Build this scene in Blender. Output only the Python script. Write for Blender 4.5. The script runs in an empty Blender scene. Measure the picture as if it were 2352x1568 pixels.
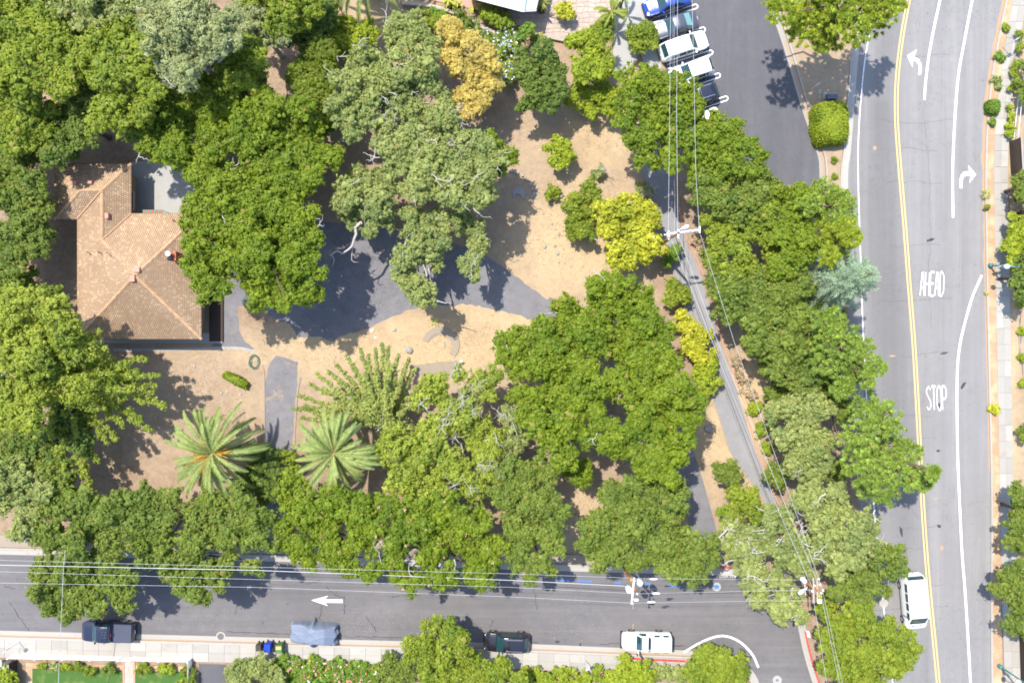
import bpy, bmesh, math, random
import numpy as np
from mathutils import Vector, Matrix
R = math.radians
scene = bpy.context.scene
C = scene.collection
# ---------------------------------------------------------------- camera, sky, sun, exposure
H = 76.0                 # flying height of the camera above the ground
SC = 24.0                # plan units per metre (plan units: 2352 x 1568 across the ground in view)
cam_d = bpy.data.cameras.new('camera'); cam = bpy.data.objects.new('camera', cam_d); C.objects.link(cam)
cam.location = (0, 0, H); cam.rotation_euler = (0, 0, 0)
cam_d.sensor_width = 36.0; cam_d.lens = 36.0 * H / (2352 / SC); cam_d.clip_end = 9000; cam_d.clip_start = 0.5
scene.camera = cam
SX, SY = 0.32, 0.37      # ground shadow per metre of height (to the right and towards the bottom)
elev = math.atan(1 / math.hypot(SX, SY))
world = bpy.data.worlds.new('World'); scene.world = world; world.use_nodes = True
wn = world.node_tree.nodes; wn.clear()
sky = wn.new('ShaderNodeTexSky'); sky.sky_type = 'NISHITA'; sky.sun_disc = False
sky.sun_elevation = elev; sky.sun_rotation = math.atan2(-SX, SY)
bg = wn.new('ShaderNodeBackground'); bg.inputs['Strength'].default_value = 0.15
wo = wn.new('ShaderNodeOutputWorld')
world.node_tree.links.new(sky.outputs[0], bg.inputs[0]); world.node_tree.links.new(bg.outputs[0], wo.inputs[0])
sl = bpy.data.lights.new('sun', 'SUN'); sl.energy = 3.1; sl.angle = R(0.55); sl.color = (1.0, 0.955, 0.87)
so = bpy.data.objects.new('sun', sl); C.objects.link(so); so.location = (-20, 25, 60)
so.rotation_euler = Vector((SX, -SY, -1)).to_track_quat('-Z', 'Y').to_euler()
vs = scene.view_settings; vs.view_transform = 'Standard'; vs.look = 'None'; vs.exposure = 1.42; scene.cycles.filter_width = 1.75; vs.gamma = 1.0
scene.cycles.max_bounces = 7; scene.cycles.diffuse_bounces = 4; scene.cycles.glossy_bounces = 2
scene.cycles.transmission_bounces = 3; scene.cycles.transparent_max_bounces = 4
scene.cycles.caustics_reflective = False; scene.cycles.caustics_refractive = False

# ---------------------------------------------------------------- helpers
def G(px, py, z=0.0):
    k = (1 - z / H) / SC
    return np.array(((px - 1176) * k, -(py - 784) * k, z))
def srgb(r, g, b):
    f = lambda c: (c / 255 / 12.92) if c / 255 <= 0.04045 else ((c / 255 + 0.055) / 1.055) ** 2.4
    return (f(r), f(g), f(b), 1)
def tag(o, label=None, cat=None, group=None, kind=None):
    if label: o['label'] = label
    if cat: o['category'] = cat
    if group: o['group'] = group
    if kind: o['kind'] = kind
    return o
def thing(name, label, cat, loc=(0, 0, 0), rz=0.0, group=None):
    o = bpy.data.objects.new(name, None); C.objects.link(o); o.empty_display_size = 0.3
    o.location = [float(v) for v in loc]; o.rotation_euler = (0, 0, rz)
    return tag(o, label, cat, group)
def mesh_np(name, V, F, smooth=False):
    """V (n,3); F list of tuples or an (m,k) array"""
    me = bpy.data.meshes.new(name)
    V = np.asarray(V, dtype=np.float32)
    if isinstance(F, np.ndarray) and F.ndim == 2:
        m, k = F.shape
        me.vertices.add(len(V)); me.vertices.foreach_set('co', V.ravel())
        me.loops.add(m * k); me.loops.foreach_set('vertex_index', F.astype(np.int32).ravel())
        me.polygons.add(m); me.polygons.foreach_set('loop_start', np.arange(0, m * k, k, dtype=np.int32))
        me.update(calc_edges=True)
    else:
        me.from_pydata([tuple(map(float, v)) for v in V], [], [tuple(int(i) for i in f) for f in F]); me.update()
    if smooth: me.polygons.foreach_set('use_smooth', np.ones(len(me.polygons), dtype=bool))
    return me
def obj(name, me, mat, parent=None, world_coords=True):
    """one mesh object; world_coords: the vertices are in world space, moved into the parent's frame"""
    o = bpy.data.objects.new(name, me); C.objects.link(o)
    if mat is not None and len(me.materials) == 0: me.materials.append(mat)
    if parent is not None:
        o.parent = parent
        if world_coords:
            chain = []; p = parent
            while p is not None: chain.append(p); p = p.parent
            M = Matrix.Identity(4)
            for q in reversed(chain): M = M @ q.matrix_basis
            me.transform(M.inverted())
    return o
def place(name, me, mat, parent, loc, rot=(0, 0, 0), scale=None):
    o = bpy.data.objects.new(name, me); C.objects.link(o)
    if len(me.materials) == 0: me.materials.append(mat)
    o.parent = parent; o.location = [float(v) for v in loc]; o.rotation_euler = rot
    if scale: o.scale = scale
    return o
class MB:
    """collects simple shapes into one mesh"""
    def __init__(s): s.V = []; s.F = []; s.n = 0
    def add(s, V, F):
        V = np.asarray(V, float); s.V.append(V); s.F += [tuple(i + s.n for i in f) for f in F]; s.n += len(V); return s
    def box(s, c, d, rz=0.0, top=(1, 1)):
        x, y, z = d[0] / 2, d[1] / 2, d[2] / 2
        P = np.array([(-x, -y, -z), (x, -y, -z), (x, y, -z), (-x, y, -z), (-x * top[0], -y * top[1], z), (x * top[0], -y * top[1], z), (x * top[0], y * top[1], z), (-x * top[0], y * top[1], z)])
        if rz:
            c_, s_ = math.cos(rz), math.sin(rz)
            P = np.stack([P[:, 0] * c_ - P[:, 1] * s_, P[:, 0] * s_ + P[:, 1] * c_, P[:, 2]], 1)
        return s.add(P + np.asarray(c, float), [(3, 2, 1, 0), (4, 5, 6, 7), (0, 1, 5, 4), (1, 2, 6, 5), (2, 3, 7, 6), (3, 0, 4, 7)])
    def tube(s, pts, rad, n=6):
        pts = [np.asarray(p, float) for p in pts]; m = len(pts)
        if np.isscalar(rad): rad = [rad] * m
        V = []
        ref = np.array((0.31, 0.17, 0.93))
        for i in range(m):
            d = pts[min(i + 1, m - 1)] - pts[max(i - 1, 0)]; d = d / (np.linalg.norm(d) + 1e-9)
            a = np.cross(d, ref)
            if np.linalg.norm(a) < 0.15: a = np.cross(d, (1, 0, 0))
            a /= np.linalg.norm(a); b = np.cross(d, a)
            for k in range(n):
                t = 2 * math.pi * k / n
                V.append(pts[i] + rad[i] * (math.cos(t) * a + math.sin(t) * b))
        F = [(i * n + k, i * n + (k + 1) % n, (i + 1) * n + (k + 1) % n, (i + 1) * n + k) for i in range(m - 1) for k in range(n)]
        F += [tuple(range(n - 1, -1, -1)), tuple((m - 1) * n + k for k in range(n))]
        return s.add(V, F)
    def lathe(s, prof, c, n=16, axis=2):
        V = []
        for r, h in prof:
            for k in range(n):
                t = 2 * math.pi * k / n
                p = [r * math.cos(t), r * math.sin(t), h]
                if axis == 0: p = [p[2], p[0], p[1]]
                if axis == 1: p = [p[0], p[2], p[1]]
                V.append(np.array(p) + np.asarray(c, float))
        m = len(prof)
        F = [(i * n + k, i * n + (k + 1) % n, (i + 1) * n + (k + 1) % n, (i + 1) * n + k) for i in range(m - 1) for k in range(n)]
        F += [tuple(range(n - 1, -1, -1)), tuple((m - 1) * n + k for k in range(n))]
        return s.add(V, F)
    def mesh(s, name, smooth=False):
        return mesh_np(name, np.concatenate(s.V), s.F, smooth)
    def build(s, name, mat, parent=None, wc=True, smooth=False):
        return obj(name, s.mesh(name, smooth), mat, parent, wc)
def rough_edge(poly, step=12, amp=2.0, seed=0):
    """a plan outline with its straight runs broken up"""
    rg = np.random.default_rng(seed); out = []
    n = len(poly)
    for i in range(n):
        a = np.array(poly[i], float); b = np.array(poly[(i + 1) % n], float)
        m = max(1, int(np.linalg.norm(b - a) / step))
        for k in range(m):
            p = a + (b - a) * k / m
            out.append(tuple(p + (rg.normal(0, amp, 2) if k or amp > 0 else 0)))
    return out
def sheet_mesh(name, poly, z, thick=0.0):
    bm = bmesh.new()
    f = bm.faces.new([bm.verts.new(G(x, y, 0) * (1, 1, 0) + (0, 0, z)) for x, y in poly])
    bm.normal_update()
    if f.normal.z < 0: f.normal_flip()
    if thick:
        r = bmesh.ops.extrude_face_region(bm, geom=[f])
        for v in [g for g in r['geom'] if isinstance(g, bmesh.types.BMVert)]: v.co.z = z
        for v in f.verts: v.co.z = z - thick
    bmesh.ops.triangulate(bm, faces=bm.faces[:])
    bmesh.ops.recalc_face_normals(bm, faces=bm.faces[:])
    me = bpy.data.meshes.new(name); bm.to_mesh(me); bm.free()
    if not thick and len(me.polygons) and me.polygons[0].normal.z < 0: me.flip_normals()
    return me
def sheet(name, poly, z, mat, parent=None, thick=0.0, kind=None):
    o = obj(name, sheet_mesh(name, poly, z, thick), mat, parent)
    if kind: o['kind'] = kind
    return o
def ribbon_mesh(name, pts, width, z, thick=0.0, off=0.0):
    """a strip of constant width along a plan polyline (width and off in metres)"""
    P = np.array([G(x, y)[:2] for x, y in pts]); n = len(P)
    T = np.gradient(P, axis=0); T /= np.linalg.norm(T, axis=1)[:, None]
    N = np.stack([-T[:, 1], T[:, 0]], 1)
    A = P + N * (off + width / 2); B = P + N * (off - width / 2)
    zz = np.full((n, 1), z)
    V = np.concatenate([np.hstack([A, zz]), np.hstack([B, zz])]); F = [(i, n + i, n + i + 1, i + 1) for i in range(n - 1)]
    if thick:
        V = np.concatenate([V, V - (0, 0, thick)])
        F += [(i, i + 1, 2 * n + i + 1, 2 * n + i) for i in range(n - 1)] + [(n + i + 1, n + i, 3 * n + i, 3 * n + i + 1) for i in range(n - 1)]
        F += [(n, 0, 2 * n, 3 * n), (n - 1, 2 * n - 1, 4 * n - 1, 3 * n - 1)]
    return mesh_np(name, V, F)
def ribbon(name, pts, width, z, mat, parent=None, thick=0.0, off=0.0):
    return obj(name, ribbon_mesh(name, pts, width, z, thick, off), mat, parent)
def smooth_line(pts, n=8):
    """Catmull-Rom through plan points"""
    P = [np.array(p, float) for p in pts]; P = [2 * P[0] - P[1]] + P + [2 * P[-1] - P[-2]]; out = []
    for i in range(1, len(P) - 2):
        for k in range(n):
            t = k / n; a, b, c, d = P[i - 1], P[i], P[i + 1], P[i + 2]
            out.append(tuple(0.5 * (2 * b + (c - a) * t + (2 * a - 5 * b + 4 * c - d) * t * t + (3 * b - a - 3 * c + d) * t ** 3)))
    out.append(tuple(P[-2])); return out

# ---------------------------------------------------------------- materials
class NT:
    def __init__(s, name):
        s.m = bpy.data.materials.new(name); s.m.use_nodes = True; s.t = s.m.node_tree; s.n = s.t.nodes; s.l = s.t.links
        s.b = s.n['Principled BSDF']; s.out = s.n['Material Output']
        s.pos = s.n.new('ShaderNodeNewGeometry').outputs['Position']
    def node(s, typ, **kw):
        nd = s.n.new(typ)
        for k, v in kw.items(): setattr(nd, k, v)
        return nd
    def noise(s, scale, detail=4, rough=0.6, vec=None, dist=0.0):
        nd = s.n.new('ShaderNodeTexNoise'); nd.inputs['Scale'].default_value = scale; nd.inputs['Detail'].default_value = detail
        nd.inputs['Roughness'].default_value = rough; nd.inputs['Distortion'].default_value = dist
        s.l.new(vec if vec is not None else s.pos, nd.inputs['Vector']); return nd.outputs['Fac']
    def scalevec(s, v, vec=None):
        nd = s.n.new('ShaderNodeMapping'); nd.inputs['Scale'].default_value = v; s.l.new(vec if vec is not None else s.pos, nd.inputs['Vector']); return nd.outputs[0]
    def ramp(s, fac, stops):
        nd = s.n.new('ShaderNodeValToRGB'); e = nd.color_ramp.elements
        while len(e) < len(stops): e.new(0.5)
        for el, (p, c) in zip(e, stops):
            el.position = p; el.color = c if not np.isscalar(c) else (c, c, c, 1)
        s.l.new(fac, nd.inputs[0]); return nd.outputs[0]
    def mix(s, fac, a, b, mode='MIX'):
        nd = s.n.new('ShaderNodeMix'); nd.data_type = 'RGBA'; nd.blend_type = mode
        for sock, v in ((nd.inputs['Factor'], fac), (nd.inputs['A'], a), (nd.inputs['B'], b)):
            if hasattr(v, 'is_output'): s.l.new(v, sock)
            elif sock.type == 'RGBA': sock.default_value = v if not np.isscalar(v) else (v, v, v, 1)
            else: sock.default_value = v
        return nd.outputs['Result']
    def math(s, op, a, b=0.0):
        nd = s.n.new('ShaderNodeMath'); nd.operation = op
        for sock, v in ((nd.inputs[0], a), (nd.inputs[1], b)):
            if hasattr(v, 'is_output'): s.l.new(v, sock)
            else: sock.default_value = v
        return nd.outputs[0]
    def attr(s, name):
        nd = s.n.new('ShaderNodeAttribute'); nd.attribute_name = name; return nd.outputs['Fac']
    def island(s): return s.n.new('ShaderNodeNewGeometry').outputs['Random Per Island']
    def orand(s): return s.n.new('ShaderNodeObjectInfo').outputs['Random']
    def bump(s, h, strength=0.4, dist=0.05):
        nd = s.n.new('ShaderNodeBump'); nd.inputs['Strength'].default_value = strength; nd.inputs['Distance'].default_value = dist
        s.l.new(h, nd.inputs['Height']); s.l.new(nd.outputs[0], s.b.inputs['Normal']); return s
    def done(s, col, rough=0.9, spec=0.2, metal=0.0):
        if hasattr(col, 'is_output'): s.l.new(col, s.b.inputs['Base Color'])
        else: s.b.inputs['Base Color'].default_value = col
        s.b.inputs['Roughness'].default_value = rough; s.b.inputs['Specular IOR Level'].default_value = spec; s.b.inputs['Metallic'].default_value = metal
        return s.m
M = {}
def plain(name, col, rough=0.8, spec=0.3, metal=0.0, var=0.15, scale=6.0, coat=0.0):
    t = NT(name); n = t.noise(scale)
    c = t.mix(t.math('MULTIPLY', n, var * 2), col, tuple(v * 0.55 for v in col[:3]) + (1,))
    m = t.done(c, rough, spec, metal)
    if coat: t.b.inputs['Coat Weight'].default_value = coat; t.b.inputs['Coat Roughness'].default_value = 0.03
    M[name] = m; return m
def leaf_mat(name, c1, c2, c3, trans=0.38, scale=0.55):
    """leaf colours vary from leaf to leaf, from bough to bough and across the crown; some leaves have turned"""
    t = NT(name); isl = t.island()
    c = t.mix(isl, tuple(v * .85 for v in c1[:3]) + (1,), tuple(v * 1.12 for v in c2[:3]) + (1,))
    big = t.ramp(t.noise(scale, 4), [(0.36, 0.0), (0.68, 1.0)])
    c = t.mix(t.math('MULTIPLY', big, 0.8), c, c3)
    warm = (min(1, c2[0] * 1.14 + .015), c2[1] * 1.06 + .01, c2[2] * .9, 1); cool = (c1[0] * .72, c1[1] * .88, c1[2] * 1.15, 1)
    c = t.mix(t.math('MULTIPLY', t.ramp(t.noise(1.5, 4, .65), [(0.52, 0.0), (0.75, 1.0)]), 0.55), c, warm)
    c = t.mix(t.math('MULTIPLY', t.ramp(t.noise(0.33, 3), [(0.46, 0.0), (0.72, 1.0)]), 0.62), c, cool)
    turned = t.math('MULTIPLY', t.math('GREATER_THAN', t.math('FRACT', t.math('MULTIPLY', isl, 37.0)), 0.965), 0.7)
    c = t.mix(turned, c, (.30, .23, .07, 1))
    t.l.new(c, t.b.inputs['Base Color']); t.b.inputs['Roughness'].default_value = 0.55; t.b.inputs['Specular IOR Level'].default_value = 0.22
    tr = t.node('ShaderNodeBsdfTranslucent'); t.l.new(t.mix(0.5, c, tuple(min(1, v * 1.6) for v in c3[:3]) + (1,)), tr.inputs['Color'])
    mx = t.node('ShaderNodeMixShader'); mx.inputs[0].default_value = trans
    t.l.new(t.b.outputs[0], mx.inputs[1]); t.l.new(tr.outputs[0], mx.inputs[2]); t.l.new(mx.outputs[0], t.out.inputs['Surface'])
    M[name] = t.m; return t.m
def asphalt(name, base, warm, patch=0.5, crack=0.0, stain=None, streak=None):
    t = NT(name)
    fine = t.noise(26, 3, 0.8); mid = t.noise(1.1, 5, 0.65); big = t.noise(0.13, 3)
    c = t.mix(t.ramp(mid, [(0.3, 0.0), (0.75, 1.0)]), base, warm)
    c = t.mix(t.math('MULTIPLY', t.ramp(big, [(0.35, 0.0), (0.7, 1.0)]), patch), c, tuple(v * 0.68 for v in base[:3]) + (1,))
    c = t.mix(0.55, c, t.ramp(fine, [(0.25, 0.35), (0.75, 1.0)]), 'MULTIPLY')
    c = t.mix(1.0, c, 1.3, 'MULTIPLY')
    if streak:      # wheel tracks and drips drawn out along the lane
        sk = t.ramp(t.noise(1.0, 4, .6, t.scalevec(streak)), [(0.35, 0.0), (0.7, 1.0)]); c = t.mix(t.math('MULTIPLY', sk, 0.42), c, tuple(v * 0.66 for v in base[:3]) + (1,))
        pale = t.ramp(t.noise(1.0, 3, .6, t.scalevec(tuple(v * 1.7 for v in streak))), [(0.55, 0.0), (0.8, 1.0)]); c = t.mix(t.math('MULTIPLY', pale, 0.35), c, tuple(min(1, v * 1.3) for v in warm[:3]) + (1,))
    dots = t.ramp(t.noise(1.7, 2, .4), [(0.70, 0.0), (0.78, 1.0)]); c = t.mix(t.math('MULTIPLY', dots, 0.45), c, tuple(v * 0.5 for v in base[:3]) + (1,))
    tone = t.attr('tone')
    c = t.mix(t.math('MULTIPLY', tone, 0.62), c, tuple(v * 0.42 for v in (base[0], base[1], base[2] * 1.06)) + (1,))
    if crack:
        v = t.node('ShaderNodeTexVoronoi', feature='DISTANCE_TO_EDGE'); v.inputs['Scale'].default_value = 0.22
        nz = t.node('ShaderNodeTexNoise'); nz.inputs['Scale'].default_value = 0.8; nz.inputs['Detail'].default_value = 6; t.l.new(t.pos, nz.inputs['Vector'])
        mv = t.node('ShaderNodeMix', data_type='VECTOR'); mv.inputs['Factor'].default_value = 0.6
        t.l.new(t.pos, mv.inputs['A']); sc_ = t.node('ShaderNodeVectorMath', operation='SCALE'); sc_.inputs['Scale'].default_value = 9.0
        t.l.new(nz.outputs['Color'], sc_.inputs[0]); t.l.new(sc_.outputs[0], mv.inputs['B']); t.l.new(mv.outputs['Result'], v.inputs['Vector'])
        ck = t.ramp(v.outputs['Distance'], [(0.0, 1.0), (0.012, 0.0)])
        c = t.mix(t.math('MULTIPLY', ck, crack), c, tuple(v_ * 0.4 for v_ in base[:3]) + (1,))
    if stain:
        st = t.ramp(t.noise(0.5, 6, 0.7, dist=0.6), [(0.60, 0.0), (0.70, 1.0)])
        c = t.mix(t.math('MULTIPLY', st, 0.7), c, stain)
    t.bump(fine, 0.25, 0.01)
    M[name] = t.done(c, 0.88, 0.25); return M[name]
asphalt('asphalt_main', (0.194, 0.186, 0.183, 1), (0.218, 0.207, 0.200, 1), 0.3, 0.35, None, (1.1, .035, 1))
asphalt('asphalt_street', (0.118, 0.111, 0.113, 1), (0.146, 0.134, 0.130, 1), 0.5, 0.3, None, (.035, .9, 1))
asphalt('asphalt_lot', (0.088, 0.086, 0.095, 1), (0.104, 0.100, 0.105, 1), 0.4, 0.25, None, (.5, .06, 1))
asphalt('asphalt_drive', (0.128, 0.122, 0.13, 1), (0.175, 0.166, 0.168, 1), 0.55, 0.5, (0.30, 0.225, 0.15, 1))
asphalt('gravel_path', (0.185, 0.18, 0.185, 1), (0.225, 0.215, 0.21, 1), 0.3, 0.0)
def concrete(name, base, var=0.35, orand=True, dirt=(0.24, 0.18, 0.11, 1)):
    t = NT(name)
    c = t.mix(t.math('MULTIPLY', t.noise(1.4, 6, 0.7), 0.8), base, tuple(v * 0.78 for v in base[:3]) + (1,))
    if orand:
        r = t.orand(); c = t.mix(t.math('MULTIPLY', r, var), c, tuple(v * 0.55 for v in (base[0], base[1] * 0.96, base[2] * 0.88)) + (1,))
    c = t.mix(t.math('MULTIPLY', t.ramp(t.noise(0.7, 5), [(0.58, 0), (0.8, 1)]), 0.5), c, dirt)
    c = t.mix(0.4, c, t.ramp(t.noise(30, 2), [(0.2, 0.6), (0.8, 1.0)]), 'MULTIPLY')
    M[name] = t.done(c, 0.9, 0.2); return M[name]
concrete('sidewalk', (0.39, 0.365, 0.33, 1), 0.5); concrete('kerb', (0.38, 0.35, 0.31, 1), 0.2); concrete('court', (0.35, 0.34, 0.32, 1), 0.1)
concrete('flagstone', (0.47, 0.37, 0.315, 1), 0.4); concrete('pale_stone', (0.42, 0.36, 0.30, 1), 0.3)
concrete('worn_concrete', (0.30, 0.25, 0.19, 1), 0.2)
# dry ground: bare tan soil, straw, brown litter; the weights are attributes of the terrain
t = NT('dry_ground')
n1 = t.noise(2.2, 7, 0.75); n2 = t.noise(14, 4, 0.75); n3 = t.noise(0.25, 4)
soil = t.mix(t.ramp(n1, [(0.3, 0), (0.7, 1)]), (0.262, 0.192, 0.126, 1), (0.350, 0.265, 0.182, 1))
straw = t.mix(t.ramp(n1, [(0.3, 0), (0.7, 1)]), (0.36, 0.262, 0.152, 1), (0.43, 0.322, 0.195, 1))
litter = t.mix(t.ramp(n1, [(0.3, 0), (0.7, 1)]), (0.165, 0.107, 0.073, 1), (0.265, 0.182, 0.125, 1))
sw = t.math('ADD', t.attr('straw'), t.math('MULTIPLY', t.math('SUBTRACT', t.noise(0.45, 5, 0.7), 0.5), 1.3))
lw = t.math('ADD', t.attr('litter'), t.math('MULTIPLY', t.math('SUBTRACT', t.noise(0.6, 5, 0.7), 0.5), 1.2))
c = t.mix(t.ramp(sw, [(0.25, 0), (0.75, 1)]), soil, straw)
c = t.mix(t.ramp(lw, [(0.3, 0), (0.8, 1)]), c, litter)
c = t.mix(0.7, c, t.ramp(n2, [(0.25, 0.62), (0.7, 1.0)]), 'MULTIPLY'); c = t.mix(1.0, c, 1.08, 'MULTIPLY')
c = t.mix(t.math('MULTIPLY', t.ramp(t.noise(0.18, 6, .7, dist=.8), [(0.48, 0), (0.72, 1)]), 0.5), c, (0.205, 0.142, 0.09, 1))
sp = t.ramp(t.noise(20, 2, 0.5), [(0.66, 0.0), (0.74, 1.0)])
c = t.mix(t.math('MULTIPLY', sp, 0.25), c, (0.47, 0.36, 0.24, 1))
t.bump(t.math('ADD', n2, n1), 0.45, 0.06)
M['dry_ground'] = t.done(c, 0.95, 0.1)
t = NT('mulch'); n1 = t.noise(9, 5, 0.8)
c = t.mix(t.ramp(n1, [(0.25, 0), (0.75, 1)]), (0.25, 0.15, 0.085, 1), (0.42, 0.285, 0.175, 1))
c = t.mix(t.ramp(t.noise(0.5, 3), [(0.45, 0), (0.65, 1)]), c, (0.44, 0.33, 0.21, 1)); t.bump(n1, 0.6, 0.06); M['mulch'] = t.done(c, 0.95, 0.1)
t = NT('lawn'); n1 = t.noise(18, 5, 0.8)
c = t.mix(n1, (0.03, 0.075, 0.018, 1), (0.075, 0.14, 0.03, 1)); c = t.mix(t.ramp(t.noise(0.9, 4), [(0.52, 0), (0.75, 1)]), c, (0.15, 0.17, 0.05, 1)); t.bump(n1, 0.7, 0.05); M['lawn'] = t.done(c, 0.9, 0.1)
t = NT('roof_tile'); r = t.island()
c = t.mix(t.ramp(r, [(0.0, 0), (0.78, 0.4), (0.88, 1.0)]), (0.325, 0.220, 0.138, 1), (0.45, 0.328, 0.208, 1))
c = t.mix(t.ramp(t.noise(0.45, 5, .65), [(0.4, 0.0), (0.75, .75)]), c, (0.27, 0.172, 0.112, 1)); M['roof_tile'] = t.done(c, 0.9, 0.15)
t = NT('ridge_tile'); c = t.mix(t.orand(), (0.36, 0.22, 0.13, 1), (0.44, 0.285, 0.175, 1)); M['ridge_tile'] = t.done(c, 0.9, 0.15)
t = NT('road_paint'); n1 = t.noise(7, 6, 0.8); c = t.mix(t.ramp(n1, [(0.54, 0), (0.72, 1)]), (0.66, 0.66, 0.65, 1), (0.36, 0.35, 0.35, 1)); M['road_paint'] = t.done(c, 0.7, 0.3)
t = NT('worn_paint'); n1 = t.noise(9, 6, 0.8); c = t.mix(t.ramp(n1, [(0.48, 0), (0.62, 1)]), (0.68, 0.68, 0.67, 1), (0.32, 0.31, 0.315, 1)); M['worn_paint'] = t.done(c, 0.7, 0.3)
t = NT('yellow_paint'); n1 = t.noise(6, 6, 0.8); c = t.mix(t.ramp(n1, [(0.46, 0), (0.66, 1)]), (0.56, 0.39, 0.14, 1), (0.34, 0.28, 0.19, 1)); M['yellow_paint'] = t.done(c, 0.7, 0.3)
t = NT('red_paint'); n1 = t.noise(5, 6, 0.8); c = t.mix(t.ramp(n1, [(0.5, 0), (0.75, 1)]), (0.42, 0.035, 0.03, 1), (0.4, 0.2, 0.17, 1)); M['red_paint'] = t.done(c, 0.7, 0.3)
plain('blue_paint', (0.05, 0.17, 0.5, 1)); plain('chalk', (0.42, 0.42, 0.43, 1)); plain('tar', (0.035, 0.035, 0.04, 1)); plain('crack_fill', (0.085, 0.08, 0.08, 1)); plain('oil_stain', (0.055, 0.053, 0.06, 1), var=0.5)
plain('leaf_drift', (0.43, 0.285, 0.175, 1), var=0.6, scale=20)
plain('bark', (0.12, 0.085, 0.06, 1), var=0.5, scale=9); plain('pale_bark', (0.46, 0.42, 0.38, 1), var=0.5, scale=9); plain('twig', (0.31, 0.27, 0.255, 1), var=0.4)
plain('stucco', (0.30, 0.22, 0.15, 1)); plain('dark_wood', (0.055, 0.037, 0.03, 1), var=0.5); plain('fascia', (0.17, 0.09, 0.06, 1)); plain('pink_metal', (0.50, 0.235, 0.19, 1))  # dark_wood is deepened to hold the shade on the brown house wall
plain('brick_red', (0.33, 0.10, 0.055, 1)); plain('brick_pink', (0.46, 0.235, 0.18, 1)); plain('white_paint', (0.8, 0.8, 0.79, 1), var=0.05); plain('grey_roof', (0.62, 0.63, 0.66, 1), var=0.1)
plain('galv', (0.62, 0.66, 0.68, 1), 0.45, 0.5, 0.3); plain('pole_wood', (0.30, 0.12, 0.035, 1), var=0.5, scale=14); plain('grey_wood', (0.36, 0.32, 0.30, 1), var=0.4); plain('arm_paint', (0.62, 0.65, 0.68, 1))
plain('wire', (0.43, 0.44, 0.45, 1), 0.5, 0.5, 0.2); plain('dark_wire', (0.10, 0.10, 0.11, 1), 0.6); plain('ceramic', (0.72, 0.70, 0.58, 1), 0.3, 0.5); plain('orange_plastic', (0.7, 0.27, 0.04, 1)); plain('teal_metal', (0.055, 0.19, 0.175, 1), 0.45, 0.5)
plain('globe', (0.6, 0.68, 0.66, 1), 0.2, 0.5); plain('rubber', (0.018, 0.018, 0.02, 1), 0.8); plain('rim', (0.5, 0.5, 0.52, 1), 0.3, 0.5, 0.8); plain('dark_plastic', (0.02, 0.02, 0.023, 1), 0.6)
plain('rock', (0.31, 0.285, 0.27, 1), var=0.5); plain('grey_cloth', (0.27, 0.25, 0.25, 1)); plain('hose', (0.03, 0.13, 0.10, 1), 0.5)
t = NT('glass'); M['glass'] = t.done((0.012, 0.045, 0.05, 1), 0.04, 0.8)
t = NT('glass_pale'); M['glass_pale'] = t.done((0.12, 0.25, 0.23, 1), 0.05, 0.8)
def carpaint(name, c, rough=0.25, metal=0.0): plain(name, c, rough, 0.5, metal, 0.04, 2.0, 0.6)
carpaint('car_white', (0.8, 0.8, 0.8, 1)); carpaint('car_navy', (0.010, 0.013, 0.03, 1)); carpaint('car_black', (0.013, 0.012, 0.018, 1), 0.2); carpaint('car_blue', (0.015, 0.05, 0.28, 1)); carpaint('car_silver', (0.055, 0.062, 0.085, 1), 0.3, 0.2)
plain('tonneau', (0.05, 0.056, 0.085, 1), 0.6); plain('lamp_red', (0.2, 0.008, 0.012, 1), 0.15, 0.5); plain('lamp_clear', (0.75, 0.75, 0.76, 1), 0.1, 0.6)
plain('tarp', (0.15, 0.178, 0.24, 1), 0.6, 0.3, 0, 0.2, 3.0)
plain('bin_blue', (0.01, 0.045, 0.36, 1), 0.4); plain('bin_green', (0.07, 0.15, 0.04, 1), 0.5); plain('bin_dark', (0.045, 0.04, 0.035, 1), 0.5); plain('bin_label', (0.7, 0.38, 0.1, 1))
# foliage (base colours: leaf to leaf, and bough to bough)
leaf_mat('lf_live', (0.095, 0.155, 0.010, 1), (0.210, 0.272, 0.018, 1), (0.168, 0.227, 0.013, 1))
leaf_mat('lf_oak', (0.089, 0.140, 0.021, 1), (0.212, 0.261, 0.046, 1), (0.160, 0.216, 0.026, 1))
leaf_mat('lf_yellowoak', (0.119, 0.179, 0.018, 1), (0.289, 0.344, 0.037, 1), (0.221, 0.269, 0.022, 1))
leaf_mat('lf_silver', (0.158, 0.194, 0.076, 1), (0.378, 0.410, 0.190, 1), (0.284, 0.319, 0.123, 1))
leaf_mat('lf_grey', (0.150, 0.193, 0.050, 1), (0.371, 0.405, 0.140, 1), (0.247, 0.292, 0.073, 1))
leaf_mat('lf_gold', (0.400, 0.310, 0.070, 1), (0.620, 0.500, 0.150, 1), (0.500, 0.400, 0.090, 1))
leaf_mat('lf_lime', (0.210, 0.250, 0.018, 1), (0.580, 0.560, 0.055, 1), (0.430, 0.430, 0.025, 1))
leaf_mat('lf_shrub', (0.115, 0.174, 0.015, 1), (0.284, 0.336, 0.036, 1), (0.207, 0.259, 0.019, 1))
leaf_mat('lf_bush', (0.158, 0.219, 0.017, 1), (0.357, 0.422, 0.035, 1), (0.258, 0.314, 0.019, 1))
leaf_mat('lf_dark', (0.076, 0.129, 0.023, 1), (0.168, 0.227, 0.039, 1), (0.125, 0.179, 0.026, 1))
leaf_mat('lf_cypress', (0.086, 0.130, 0.012, 1), (0.192, 0.241, 0.022, 1), (0.150, 0.195, 0.018, 1))
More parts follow.
